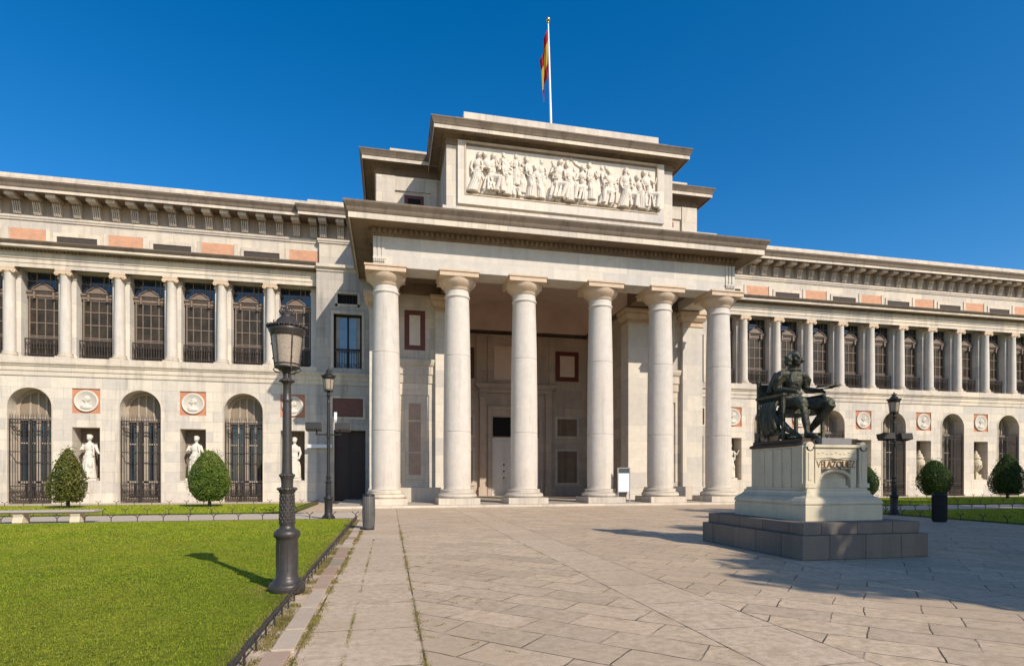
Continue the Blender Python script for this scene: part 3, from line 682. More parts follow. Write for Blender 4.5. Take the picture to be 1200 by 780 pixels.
# medallions
def medal(seed):
    rr = random.Random(seed); mb = MB(); s0 = 0
    mb.lathe(0,0,[(.63,0),(.65,.05),(.63,.10),(.59,.105),(.55,.07),(.0001,.075)], 32)
    mb.xf(Matrix.Rotation(PI/2,4,'X'))
    f = rr.choice((-1,1)); hd = MB()
    hd.ell((0,-.09,.10),(.15,.07,.19)); hd.ell((f*.10,-.09,.06),(.07,.05,.07)); hd.ell((f*.16,-.10,.09),(.04,.04,.05)); hd.ell((-f*.06,-.10,.15),(.18,.08,.17))
    hd.ell((0,-.06,-.14),(.09,.06,.14)); hd.ell((0,-.07,-.34),(.33,.08,.15)); hd.ell((f*.12,-.09,-.28),(.14,.07,.08))
    for i in range(7): hd.ell((-f*rr.uniform(-.02,.18),-.14,rr.uniform(.05,.3)), .05, 8, 6)
    mb.v += hd.v; b = len(mb.v)-len(hd.v); mb.f += [[b+i for i in f_] for f_ in hd.f]; mb.sm += hd.sm
    return mb.mesh('medallion', M['marble'])
meds = [medal(s) for s in (1,2,3)]
tb = MB(); tb.box(-.739,.739,-.03,.0,5.352,6.818); tb_me = tb.mesh('medallion', M['terra'])
for i, x in enumerate(niche_x):
    t = place('medallion', tb_me, museum, (x, YW+.095, 0)); place('portrait_disc', meds[i % 3], t, (x, YW+.065, 6.08))

# side pavilions between portico and wings
for sgn in (-1, 1):
    def xr(a, b): p, q = C+sgn*a, C+sgn*b; return (min(p,q), max(p,q))
    xa, xb = xr(10.4, 14.2)
    y = YW-.1
    mb = MB(); wx0, wx1 = xr(11.38, 13.14); dx0, dx1 = xr(11.15, 13.14); pxa, pxb = xr(11.3, 13.2); sx0, sx1 = xr(11.65, 12.9)
    rect_open(mb, xa, xb, 0, 7.5, [(dx0, dx1, 0, 4.6, .7), (pxa, pxb, 5.45, 6.65, .06)], y)
    rect_open(mb, xa, xb, 8.1, 15.1, [(wx0, wx1, 8.6, 12.1, .35), (sx0, sx1, 12.75, 13.4, .3)], y)
    xo = C+sgn*14.2; mb.poly([(xo,y,0),(xo,YG,0),(xo,YG,15.1),(xo,y,15.1)])
    mb.build('pavilion_wall', M['pav'], museum)
    mb = MB(); mb.sweep([(xa-.0, y), (xb, y)], [(0,7.5),(.05,7.5),(.05,7.74),(.10,7.78),(.10,8.02),(.22,8.14),(.22,8.24),(0,8.27)]); mb.build('string_course', M['trim'], museum)
    mb = MB(); mb.sweep([(xa, y), (xb, y)], [(0,14.75),(.08,14.8),(.08,14.95),(.25,15.0),(.25,15.2),(-5.2,15.3)]); mb.build('pavilion_coping', M['trim'], museum)
    f = MB(); f.box(wx0+.003, wx0+.12, y+.2, y+.3, 8.6, 12.1); f.box(wx1-.12, wx1-.003, y+.2, y+.3, 8.6, 12.1); f.box(wx0, wx1, y+.2, y+.3, 11.98, 12.09)
    xm = (wx0+wx1)/2; f.box(xm-.05, xm+.05, y+.22, y+.3, 8.6, 12.); f.box(wx0+.1, wx1-.1, y+.22, y+.3, 9.8, 9.9)
    w = f.build('window', M['void'], museum); p_ = MB(); p_.box(wx0+.35, wx1-.35, y+.28, y+.32, 8.65, 11.9); p_.build('pane', M['panebright'], w)
    r_ = MB(); r_.box(wx0, wx1, y-.02, y+.02, 9.72, 9.8)
    for i in range(12): xx = wx0+.05+i*(wx1-wx0-.1)/11; r_.tube([(xx,y,8.62),(xx,y,9.75)], .014, 5)
    for i in range(5): xx = wx0+.2+i*(wx1-wx0-.4)/4; r_.tube([(xx+.15*math.cos(t*PI/6), y, 8.8+.15*math.sin(t*PI/6)) for t in range(13)], .014, 4, cap=False)
    r_.build('balcony_railing', M['iron'], w)
    f = MB(); f.box(sx0+.002, sx1-.002, y+.25, y+.295, 12.752, 13.398); w = f.build('window', M['void'], museum)
    f = MB(); 
    for i in range(6): xx = sx0+.1+i*(sx1-sx0-.2)/5; f.tube([(xx,y+.2,12.78),(xx,y+.2,13.38)], .02, 5)
    f.build('window_bars', M['iron'], w)
    mb = MB(); mb.box(pxa+.003, pxb-.003, y+.03, y+.055, 5.453, 6.647); mb.build('wall_plaque', plain('dark_red_plaque', (.20,.08,.055), .6, var=.4, scale=7, bump=.5), museum)
    mb = MB(); mb.sweep([(pxa-.12,5.33),(pxb+.12,5.33),(pxb+.12,6.77),(pxa-.12,6.77)], [(0,-.0),(-.12,0.)], closed=True)
    mb = MB()
    for q in ((pxa-.14,pxb+.14,5.31,5.448),(pxa-.14,pxb+.14,6.652,6.79),(pxa-.14,pxa-.002,5.448,6.652),(pxb+.002,pxb+.14,5.448,6.652)): mb.box(q[0],q[1],y-.04,y+.0,q[2],q[3])
    mb.build('plaque_frame', M['trim'], museum)
    mb = MB(); mb.box(dx0+.02, dx1-.02, y+.55, y+.68, .02, 4.58); 
    dr = mb.build('door', M['doordark'], museum)
    mb = MB(); mb.box((dx0+dx1)/2-.03,(dx0+dx1)/2+.03,y+.5,y+.55,.03,4.55)
    for z in (.6,2.,3.4):
        for a_,b_ in ((dx0+.15,(dx0+dx1)/2-.12),((dx0+dx1)/2+.12,dx1-.15)): mb.box(a_,b_,y+.52,y+.55,z,z+1.1)
    mb.build('door_panel', M['doordark'], dr)
    # small frame mouldings round the window
    mb = MB()
    for q in ((wx0-.16,wx0-.0,8.6,12.1),(wx1,wx1+.16,8.6,12.1),(wx0-.16,wx1+.16,12.103,12.28),(sx0-.14,sx0,12.6,13.4),(sx1,sx1+.14,12.6,13.4),(sx0-.14,sx1+.14,13.403,13.54),(sx0-.14,sx1+.14,12.6,12.747)): mb.box(q[0],q[1],y-.045,y+.0,q[2],q[3])
    mb.build('window_surround', M['trim'], museum)

# ---- portico
mb = MB()
mb.lathe(0,0,[(.755,.78),(.73,.86),(.75,1.),(.752,2.2),(.7485,3.82),(.748,3.858),(.734,3.870),(.734,3.880),(.748,3.892),(.7475,3.93),(.735,6.),(.713,7.91),(.7125,7.948),(.699,7.96),(.699,7.97),(.712,7.982),(.7115,8.02),(.68,9.6),(.64,11.08),(.641,11.10),(.69,11.12),(.695,11.17),(.69,11.21),(.648,11.23),(.645,11.26),(.645,11.5)], 40)
pc_me = mb.mesh('portico_column', M['column'])
mb = MB(); mb.box(-1.1,1.1,-1.1,1.1,0,.33); mb.lathe(0,0,[(1.0,.33),(1.06,.38),(1.07,.46),(1.03,.54),(.95,.58),(.90,.60),(.86,.66),(.90,.70),(.88,.77),(.80,.79),(.755,.80)],40)
pb_me = mb.mesh('column_base', M['trim'])
mb = MB(); mb.lathe(0,0,[(.65,11.50),(.70,11.53),(.70,11.60),(.76,11.66),(.90,11.78),(.99,11.92),(1.01,12.07)],40)
mb.box(-1.03,1.03,-1.03,1.03,12.06,12.29); mb.box(-1.08,1.08,-1.08,1.08,12.29,12.378)
pcap_me = mb.mesh('capital', cl)
YP = 31.0
pcx = [C-9.8, C-6.0, C-2.25, C+2.25, C+6.0, C+9.8]
for x in pcx:
    c_ = place('portico_column', pc_me, museum, (x, YP, .12)); place('column_base', pb_me, c_, (x, YP, .12)); place('capital', pcap_me, c_, (x, YP, .12))
X0, X1 = C-10.45, C+10.45
YF = 30.3
# entablature ring beam and cross beams
mb = MB()
mb.sweep([(X0, 38.2), (X0, YF), (X1, YF), (X1, 38.2)], [(0,12.5),(0,14.16),(-1.4,14.16),(-1.4,12.5),(0,12.5)])
mb.build('portico_entablature', M['granite'], museum)
mb = MB()
for x in (pcx[1], pcx[4]): mb = MB(); mb.box(x-.6, x+.6, YF+1.41, 34.4, 12.503, 13.6); mb.build('portico_ceiling_beam', M['soffitshade'], museum)
for sg in (-1, 1):
    xa, xb = sorted((C+sg*5.75, C+sg*9.1)); mb = MB(); mb.box(xa, xb, YF+1.405, 34.4, 13.1, 13.5); mb.build('portico_ceiling', M['soffitshade'], museum)
    xa, xb = sorted((C+sg*5.8, C+sg*10.38)); mb = MB(); mb.box(xa, xb, 34.5, 43.4, 12.52, 15.1); mb.build('upper_mass', M['soffitshade'], museum)
# dentils
mb = MB(); mb.sweep([(X0, 38.2), (X0, YF), (X1, YF), (X1, 38.2)], [(-.05,14.165),(.14,14.165),(.14,14.41),(-.05,14.41)]); x = X0-.02
while x < X1: mb.box(x, x+.15, YF-.24, YF, 14.18, 14.40); x += .27
yy = YF
while yy < 38: 
    mb.box(X0-.24, X0, yy, yy+.15, 14.18, 14.40); mb.box(X1, X1+.24, yy, yy+.15, 14.18, 14.40); yy += .27
mb.build('dentil_band', M['soffitshade'], museum)
mb = MB(); P = [(X0, 42.2), (X0, YF), (X1, YF), (X1, 42.2)]
mb.sweep(P, [(0,14.05),(.06,14.08),(.06,14.17),(.12,14.18),(.12,14.42),(.28,14.44),(.30,14.47),(1.1,14.47)]); mb.build('cornice_soffit', M['soffitshade'], museum)
mb = MB(); mb.sweep(P, [(1.1,14.47),(1.1,14.40),(1.16,14.40),(1.16,14.70),(.2,14.72)]); mb.build('cornice', M['trim'], museum)
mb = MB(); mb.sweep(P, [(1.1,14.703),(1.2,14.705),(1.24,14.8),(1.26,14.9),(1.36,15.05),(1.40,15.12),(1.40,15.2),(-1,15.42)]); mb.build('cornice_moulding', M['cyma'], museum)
# guttae strip at the corners
for sg in (-1, 1):
    mb = MB(); xx = X0+.02 if sg < 0 else X1-.62
    for i in range(3): mb.box(xx+i*.21, xx+i*.21+.15, YF-.05, YF, 12.95, 14.04)
    mb.box(xx-.02, xx+.62, YF-.09, YF, 12.86, 12.95)
    for i in range(6): mb.cbox(xx+.05+i*.1, YF-.05, 12.80, .06, .06, .14)
    mb.build('corner_triglyph', M['granite'], museum)
# side blocks behind the columns
SP = [8.7, 6.35, 12.0, 0]
for sgn in (-1, 1):
    def xr(a, b): p, q = C+sgn*a, C+sgn*b; return (min(p,q), max(p,q))
    # piers
    for pcn in (6.2, 10.05):
        x = C+sgn*pcn
        mb = MB(); w = .72; mb.box(x-w, x+w, 34.4, 35.6, .9, 11.5); mb.box(x-w-.14, x+w+.14, 34.26, 35.6, .45, .7); mb.box(x-w-.08, x+w+.08, 34.32, 35.6, .7, .9); mb.box(x-w-.24, x+w+.24, 34.16, 35.6, .1, .45)
        p_ = mb.build('portico_pier', M['granite'], museum, bevel=.012)
        mb = MB(); mb.sweep([(x-w, 35.6), (x-w, 34.4), (x+w, 34.4), (x+w, 35.6)], [(0,11.45),(.06,11.5),(.06,11.62),(.0,11.64),(0,11.8),(.1,11.84),(.22,12.0),(.26,12.05),(.26,12.22),(.34,12.26),(.34,12.42),(0,12.5),(-.3,12.5)])
        mb.build('capital', cl, p_)
    # wall between the piers
    xa, xb = xr(6.9, 9.35); y = 34.75
    xm = (xa+xb)/2
    mb = MB(); rect_open(mb, xa, xb, .1, 12.6, [(xm-.85, xm+.85, 1.2, 6.5, .08), (xm-.62, xm+.62, 9.2, 11.6, .12)], y)
    mb.build('portico_side_wall', M['wall'], museum)
    mb = MB(); mb.box(xm-.6, xm+.6, y+.03, y+.075, 1.4, 6.3)
    mb.build('stone_panel', M['block'], museum, bevel=.01)
    mb = MB()
    for z0, z1 in ((1.7,3.),(3.1,4.9),(5.,6.)): mb.box(xm-.36, xm+.36, y-.005, y+.03, z0, z1)
    mb.build('panel_inset', plain('buff_marble', (.40,.28,.21), .6, var=.25, scale=2), museum)
    mb = MB(); mb.box(xm-.62, xm+.62, y+.02, y+.11, 9.2, 11.6); f = mb.build('window', M['redframe'], museum); mb = MB(); mb.box(xm-.32, xm+.32, y-.0, y+.06, 9.5, 11.3); mb.build('blind', M['relief'], f)
    mb = MB(); mb.sweep([(xa, y), (xb, y)], [(0,7.2),(.06,7.22),(.06,7.7),(.12,7.74),(.12,8.2),(.2,8.3),(.26,8.5),(.26,8.62),(0,8.66)]); mb.build('string_course', M['trim'], museum)
    mb = MB(); mb.box(xa-.3, xb+.3, 33.7, y, .1, .95); mb.build('wall_plinth', M['trim'], museum, bevel=.015)
    # flank walls: outer end and recess side
    xo = C+sgn*10.3; xi = C+sgn*5.8
    mb = MB(); mb.box(min(xo,xo-sgn*.4), max(xo,xo-sgn*.4), 35.0, 39.5, .1, 12.6); mb.build('flank_wall', M['wall'], museum)
    mb = MB(); mb.box(min(xi,xi+sgn*.4), max(xi,xi+sgn*.4), 35.0, 43.4, .1, 12.6); mb.build('recess_side_wall', M['recess'], museum)
    # red framed window on recess side wall
    xs = xi-sgn*.03
    mb = MB(); mb.box(min(xi,xs)-.001, max(xi,xs), 38.4, 40.2, 9.2, 11.5); f = mb.build('window', M['redframe'], museum)
    mb = MB(); mb.box(min(xi,xs-sgn*.02), max(xi,xs-sgn*.02), 38.8, 39.8, 9.5, 11.2); mb.build('blind', M['ceil'], f)
YB = 43.4
# recess back wall with door group
hw = 5.8
mb = MB(); mb.box(C-hw, C+hw, YB, YB+.5, .1, 12.6); mb.build('recess_back_wall', M['recess'], museum)
mb = MB()
for k in range(16):
    a, b = -hw+2*hw*k/16, -hw+2*hw*(k+1)/16
    za, zb = 12.95+2.3*math.sqrt(max(0,1-(a/hw)**2)), 12.95+2.3*math.sqrt(max(0,1-(b/hw)**2))
    mb.poly([(C+a,YF+1.41,za),(C+b,YF+1.41,zb),(C+b,YB,zb),(C+a,YB,za)]); mb.poly([(C+a,YB-.01,12.9),(C+b,YB-.01,12.9),(C+b,YB-.01,zb),(C+a,YB-.01,za)])
mb.build('vaulted_ceiling', M['ceil'], museum)
mb = MB(); mb.sweep([(C-hw, 34.5), (C-hw, YB), (C+hw, YB), (C+hw, 34.5)][::-1], [(0,12.4),(.08,12.45),(.08,12.6),(.2,12.7),(.32,12.8),(.32,12.95),(0,12.98)]); mb.build('vault_cornice', M['soffitshade'], museum)
mb = MB(); mb.box(C-2.9, C+2.9, YB-.35, YB, 8.05, 8.35); mb.box(C-3.1, C+3.1, YB-.5, YB, 8.353, 8.5); mb.box(C-3.25, C+3.25, YB-.6, YB, 8.503, 8.7)
mb.box(C-2.2, C+2.2, YB-.12, YB, 6.75, 7.1)
for q in (-1, 1):
    x = C+q*2.62; mb.box(x-.25, x+.25, YB-.3, YB, .8, 8.05); mb.box(x-.33, x+.33, YB-.36, YB, .1, .8); mb.box(x-.32, x+.32, YB-.36, YB, 7.75, 7.9)
    mb.box(C+q*2.05-.16, C+q*2.05+.16, YB-.12, YB, .12, 6.75)
mb.build('door_surround', M['recess'], museum, bevel=.01)
mb = MB(); mb.box(C-1.85, C+1.85, YB-.05, YB-.002, .12, 4.6); d = mb.build('door', M['doorwhite'], museum)
mb = MB(); mb.box(C-1.8, C+1.8, YB-.06, YB-.051, 4.7, 6.2); mb.build('transom_pane', M['void'], d)
mb = MB()
for x0 in (-1.75,-.85,.05,.95):
    for z0, z1 in ((.35,1.1),(1.25,2.9),(3.1,4.4)):
        for q in ((x0,x0+.8,z0,z0+.06),(x0,x0+.8,z1-.06,z1),(x0,x0+.06,z0,z1),(x0+.74,x0+.8,z0,z1)): mb.box(C+q[0],C+q[1],YB-.085,YB-.051,q[2],q[3])
        mb.box(C+x0+.18,C+x0+.62,YB-.08,YB-.051,z0+.18,z1-.18)
mb.build('door_panel', M['doorwhite'], d)
for z in (1.5,2.0,2.5): mb = MB(); mb.ell((C-.95,YB-.1,z),.07,8,6); mb.build('door_stud', M['iron'], d)
for q in (-1, 1):
    x = C+q*4.2
    mb = MB(); mb.box(x-.95, x+.95, YB-.06, YB, 9.15, 11.5); f = mb.build('window', M['redframe'], museum)
    mb = MB(); mb.box(x-.6, x+.6, YB-.08, YB-.0, 9.5, 11.15); mb.build('blind', M['ceil'], f)
    for z0, z1 in ((4.6,6.35),(.9,3.8)):
        mb = MB(); mb.box(x-1., x+1., YB-.06, YB, z0, z1); p_ = mb.build('inscription_panel', M['block'], museum, bevel=.01)
        mb = MB(); z = z1-.4
        mb.box(x-.8,x+.8,YB-.08,YB-.061,z0+.2,z1-.2); mb.build('inscription_field', M['soffitshade'], p_)
mb = MB(); mb.box(C-1.7, C+1.7, YB-.05, YB, 9.1, 11.7); mb.build('wall_panel', M['ceil'], museum)
for q in (-1,1):
    for xx in (2.0,2.9): mb = MB(); mb.box(C+q*xx-.22, C+q*xx+.22, YB-.14, YB, 8.75, 12.4); mb.build('recess_pilaster', M['recess'], museum)

# ---- attic blocks
def blockcornice(path, z, parent=museum):
    mb = MB(); mb.sweep(path, [(.004,z-1.0),(.06,z-.95),(.06,z-.85),(.006,z-.83),(.006,z-.62),(.12,z-.56),(.16,z-.50),(.66,z-.50),(.66,z-.56),(.70,z-.56)]); mb.build('cornice_soffit', M['soffitshade'], parent)
    mb = MB(); mb.sweep(path, [(.66,z-.5),(.70,z-.563),(.72,z-.56),(.72,z-.36),(.2,z-.35)]); mb.build('cornice', M['trim'], parent)
    mb = MB(); mb.sweep(path, [(.7,z-.357),(.75,z-.355),(.78,z-.25),(.85,z-.1),(.88,z-.06),(.88,z),(-.2,z+.16)]); mb.build('cornice_moulding', M['cyma'], parent)
H1, H2 = 10.45, 6.62
Y1, Y2 = 34.6, 30.7
p1 = [(C-H1, 46), (C-H1, Y1), (C+H1, Y1), (C+H1, 46)]
mb = MB(); mb.sweep(p1, [(.1,14.9),(.1,15.75),(0,15.8),(0,20.0)]); 
mb.poly([(C-H1,Y1,19.9),(C+H1,Y1,19.9),(C+H1,46,19.9),(C-H1,46,19.9)]); mb.build('attic_block', M['block'], museum)
blockcornice(p1, 20.5)
for sgn in (-1, 1):
    x0, x1 = sorted((C+sgn*7.6, C+sgn*8.75))
    mb = MB(); mb.box(x0, x1, Y1-.03, Y1+.1, 16.9, 18.4); f = mb.build('attic_window', M['redframe'], museum)
    mb = MB(); mb.box(x0+.2, x1-.2, Y1-.05, Y1-.0, 17.0, 18.2); mb.build('pane', M['void'], f)
    x2, x3 = sorted((C+sgn*9.3, C+sgn*10.38)); mb = MB(); mb.box(x2, x3, Y1-.16, Y1, 15.8, 19.4); x2, x3 = sorted((C+sgn*6.8, C+sgn*7.2)); mb.box(x2, x3, Y1-.12, Y1, 15.8, 19.4)
    mb.box(min(C+sgn*7.2,C+sgn*9.3), max(C+sgn*7.2,C+sgn*9.3), Y1-.1, Y1, 18.6, 19.4); mb.build('attic_pilaster', M['block'], museum)
p2 = [(C-H2, 46), (C-H2, Y2), (C+H2, Y2), (C+H2, 46)]
mb = MB(); mb.sweep(p2, [(.30,15.0),(.30,15.9),(.22,15.95),(.22,16.1),(0,16.12),(0,20.0)]); mb.build('attic_block', M['block'], museum)
blockcornice(p2, 20.45)
# stepped coping on the roofs
mb = MB(); mb.box(C-6.2, C+6.2, 30.45, 45, 20.42, 20.86); mb.box(C-5.7, C+5.7, 30.6, 44, 20.86, 21.30); mb.build('roof_coping', M['block'], museum, bevel=.015)
mb = MB(); mb.box(C-9.6, C-6.9, 34.3, 45, 20.5, 20.95); mb.build('roof_coping', M['block'], museum, bevel=.015)
mb = MB(); mb.box(C+6.9, C+9.6, 34.3, 45, 20.5, 20.95); mb.build('roof_coping', M['block'], museum, bevel=.015)
mb = MB(); mb.box(C+6.7, C+8.9, 29.7, 33, 15.35, 15.62); mb.build('attic_step', M['trim'], museum)
mb = MB(); mb.box(C-H2+.1, C+H2-.1, 29.6, 30.3, 15.3, 15.55); mb.build('attic_step', M['trim'], museum)
# relief frame and relief
rx0, rx1, rz0, rz1 = C-5.58, C+5.58, 16.85, 19.62
mb = MB()
for q in ((C-6.02, C+6.02, 16.3, rz0, .16), (C-6.02, C+6.02, rz1, 19.72, .16), (C-6.02, rx0, rz0, rz1, .16), (rx1, C+6.02, rz0, rz1, .16)): mb.box(q[0], q[1], Y2-q[4], Y2, q[2], q[3])
mb.build('relief_frame', M['granite'], museum)
mb = MB(); mb.sweep([(rx0-.0,rz0),(rx1,rz0),(rx1,rz1),(rx0,rz1)], [(0,0)], closed=False) if False else None
mb = MB()
for q in ((rx0-.06, rx1+.06, rz1, rz1+.05), (rx0-.06, rx1+.06, rz0-.05, rz0), (rx0-.06, rx0, rz0, rz1), (rx1, rx1+.06, rz0, rz1)): mb.box(q[0], q[1], Y2-.2, Y2-.16, q[2], q[3])
mb.build('relief_moulding', cl, museum)
mb = MB(); mb.box(rx0, rx1, Y2-.03, Y2+.2, rz0, rz1); rp = mb.build('relief_panel', M['relief'], museum)
rr = random.Random(21)
def robed(mb, x, y, z, h, rr, seat=False, flip=1, lean=0, tilt=0.):
    i0 = len(mb.v); robed0(mb, x, y, z, h, rr, seat, flip, lean)
    if tilt:
        for i in range(i0, len(mb.v)): v = mb.v[i]; mb.v[i] = (v[0]+tilt*(v[2]-z)+.05*h*math.sin((v[2]-z)*2.2), v[1], v[2])
def robed0(mb, x, y, z, h, rr, seat=False, flip=1, lean=0):
    """robed figure in high relief or in the round; h = height"""
    s = h/1.75
    def E(dx, dy, dz, r, rot=None): mb.ell((x+dx*s*flip, y+dy*s, z+dz*s), tuple(k*s for k in r), 12, 8, rot)
    def T(ps, rad): mb.tube([(x+p[0]*s*flip, y+p[1]*s, z+p[2]*s) for p in ps], [k*s for k in rad], 8)
    hl = lean
    E(hl*.9, -.02, 1.63, (.095,.105,.125)); E(hl*.9+.0, .02, 1.68, (.115,.12,.10)); E(hl*.9+.05, -.11, 1.62, (.025,.03,.03))
    T([(hl*.8,0,1.40),(hl*.85,0,1.55)], [.065,.05])
    E(hl*.6, 0, 1.25, (.205,.13,.22)); E(hl*.4, 0, 1.02, (.16,.12,.18))
    if seat:
        E(0,0,.72,(.22,.2,.2)); T([(.0,-.05,.72),(.38,-.2,.68)], [.14,.11]); T([(.38,-.2,.7),(.32,-.2,.1)], [.12,.09]); T([(.0,-.05,.68),(.42,-.1,.52),(.5,-.12,.05)], [.13,.12,.08]); E(-.05,.02,.35,(.28,.18,.38))
        for i in range(6): a = rr.uniform(-.25,.4); T([(a,-.16,.7),(a+rr.uniform(-.1,.15),-.22,.1)], [.03,.045])
    else:
        mb.lathe(x, y, [(.24*s, z), (.22*s, z+.3*s), (.19*s, z+.7*s), (.17*s, z+1.0*s)], 12)
        for i in range(9):
            a = PI+PI*(i+.5)/9; w = .2
            T([(math.cos(a)*w*.75, math.sin(a)*w*.75, 1.0), (math.cos(a)*w+rr.uniform(-.03,.03), math.sin(a)*w, .55), (math.cos(a)*w*1.15, math.sin(a)*w*1.12, .02)], [.022,.034,.04])
        # weight shift knee
        E(.09,-.17,.55,(.09,.09,.16))
        T([(-.19,-.09,.86),(.0,-.17,.93),(.19,-.1,1.04)], [.035,.045,.035]); T([(-.19,-.09,.80),(.02,-.18,.84),(.2,-.1,.93)], [.03,.035,.03]); T([(.16,-.12,1.36),(.2,-.15,1.15),(.19,-.13,.9)], [.04,.04,.04]); E(hl*.9+.02,.10,1.70,(.06,.05,.05)); E(hl*.9+.0,-.03,1.73,(.10,.09,.05))
    p = rr.choice((0,1,2))
    if p == 0: T([(.2,0,1.36),(.27,-.02,1.08),(.08,-.24,1.05)], [.065,.055,.04]); T([(-.2,0,1.36),(-.28,0,1.08),(-.22,-.12,.82)], [.065,.055,.035])
    elif p == 1: T([(.2,0,1.36),(.34,-.1,1.18),(.42,-.16,1.42)], [.065,.05,.035]); T([(-.2,0,1.36),(-.27,-.03,1.08),(-.06,-.22,1.0)], [.065,.055,.04])
    else: T([(.2,0,1.36),(.3,-.05,1.1),(.42,-.15,.98)], [.065,.055,.035]); T([(-.2,0,1.36),(-.3,-.06,1.1),(-.12,-.24,1.18)], [.065,.055,.04])
mb = MB(); mb.box(rx0+.02, rx1-.02, Y2-.05, Y2+.08, rz0+.01, rz1-.01)
x = rx0+.5; i = 0
kinds = [0,1,1,0,2,0,0,1,1,0,1,3,0,1,0,1,0,1]
nfig = len(kinds)
for i, k in enumerate(kinds):
    x = rx0+.42+i*(rx1-rx0-.84)/(nfig-1)+rr.uniform(-.16,.16)
    if k == 0: robed(mb, x, Y2-rr.uniform(.05,.13), rz0+.12, rr.uniform(1.8,2.42), rr, False, rr.choice((-1,1)), rr.uniform(-.1,.1), rr.uniform(-.22,.22))
    elif k == 1: robed(mb, x, Y2-.1, rz0+.1, rr.uniform(1.9,2.4), rr, True, rr.choice((-1,1)), rr.uniform(-.1,.15), rr.uniform(-.3,.3))
    elif k == 2:
        robed(mb, x+.1, Y2-.03, rz0+.75, 1.7, rr, False, 1); robed(mb, x, Y2-.1, rz0+.08, 1.2, rr, True, 1)
        mb.tube([(x+.25,Y2-.1,rz0+.1),(x+.3,Y2-.1,rz0+1.4),(x+.2,Y2-.08,rz0+1.9)], [.07,.05,.03], 6)
    else:
        robed(mb, x+.1, Y2-.07, rz0+.35, 2.1, rr, False, -1, .1)
        for j in range(4): mb.tube([(x-1.1+j*.1,Y2-.05,rz1-.12-j*.03),(x-.8+j*.12,Y2-.08,rz1-.45-j*.06),(x-.2,Y2-.1,rz1-.75)], [.04,.05,.04], 6)
        mb.ell((x-.35,Y2-.1,rz0+.55),(.4,.14,.28)); mb.ell((x+.1,Y2-.12,rz0+.25),(.5,.12,.18))
for i in range(14): robed(mb, rr.uniform(rx0+.6,rx1-.6), Y2+.02, rz0+.35, rr.uniform(1.75,2.2), rr, False, rr.choice((-1,1)), rr.uniform(-.1,.1), rr.uniform(-.25,.25))
for i in range(60): mb.ell((rr.uniform(rx0+.3,rx1-.3), Y2-.06, rz0+rr.uniform(.05,.35)), (rr.uniform(.08,.3), .09, rr.uniform(.04,.1)), 8, 6)
for i in range(46):
    xx = rr.uniform(rx0+.3,rx1-.3); zz = rz0+rr.uniform(.6,1.5); mb.tube([(xx,Y2-.07,zz),(xx+rr.uniform(-.2,.2),Y2-.1,zz-rr.uniform(.2,.5))], .03, 6)
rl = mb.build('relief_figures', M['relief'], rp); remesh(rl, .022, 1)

# ------------------------------------------------------------------ flagpole and flag
fp = thing('flagpole', (C+.05, 33.4, 21.12), 'tall white flagpole with a limp flag above the portico roof', 'flagpole')
mb = MB(); mb.lathe(0,0,[(.09,0),(.075,3),(.06,6),(.04,8.1)], 10)
mb.xf(Matrix.Shear('XY', 4, (-.022, 0))) if False else None
mb.v = [(v[0]-.028*v[2], v[1], v[2]) for v in mb.v]
mb.build('pole', M['white'], fp, world=False)
mb = MB(); mb.ell((-.23,0,8.25),(.13,.13,.13)); mb.ell((-.23,0,8.05),(.08,.08,.08)); mb.build('finial', plain('gold_finial', (.55,.42,.18), .3, .8), fp, world=False)
def flagmat():
    m, nt, b = newmat('flag_cloth'); L = nt.links
    u = nt.nodes.new('ShaderNodeUVMap'); sp = nt.nodes.new('ShaderNodeSeparateXYZ'); L.new(u.outputs[0], sp.inputs[0])
    c = ramp(nt, sp.outputs[1], [(.0, (.34,.012,.02)), (.27, (.62,.42,.05))]); 
    n = c.node; n.color_ramp.interpolation = 'CONSTANT'; e = n.color_ramp.elements.new(.73); e.color = (.34,.012,.02,1)
    L.new(c, b.inputs['Base Color']); b.inputs['Roughness'].default_value = .8
    tr = nt.nodes.new('ShaderNodeBsdfTranslucent'); L.new(c, tr.inputs[0]); mx = nt.nodes.new('ShaderNodeMixShader'); mx.inputs[0].default_value = .4
    L.new(b.outputs[0], mx.inputs[1]); L.new(tr.outputs[0], mx.inputs[2]); L.new(mx.outputs[0], nt.nodes['Material Output'].inputs[0]); return m
nu, nv = 22, 24; vs = []; fs = []; uv = []
for j in range(nv+1):
    v = j/nv     # 0 at the bottom of the hoist, 1 at the top
    for i in range(nu+1):
        u = i/nu
        hoist = Vector((-.028*(5.1+2.6*v)-.06, 0, 5.1+2.6*v))
        drop = 2.0*u**1.15
        xo = -.36*u**.8 - .22*u*(1-v)*0 + .09*math.sin(u*9+v*1.5)*u**.5
        vs.append((hoist.x + xo*1.05, .13*math.sin(u*17+v*2.2)*min(1,u*3)+.04*math.sin(v*7), hoist.z - drop)); uv.append((u, v))
for j in range(nv):
    for i in range(nu): a = j*(nu+1)+i; fs.append((a, a+1, a+nu+2, a+nu+1))
me = bpy.data.meshes.new('flag'); me.from_pydata(vs, [], fs); ul = me.uv_layers.new(name='UVMap')
for p in me.polygons:
    p.use_smooth = True
    for li in p.loop_indices: ul.data[li].uv = uv[me.loops[li].vertex_index]
me.materials.append(flagmat()); fo = bpy.data.objects.new('flag', me); col.objects.link(fo); fo.parent = fp
fo['label'] = 'limp red and yellow striped flag'

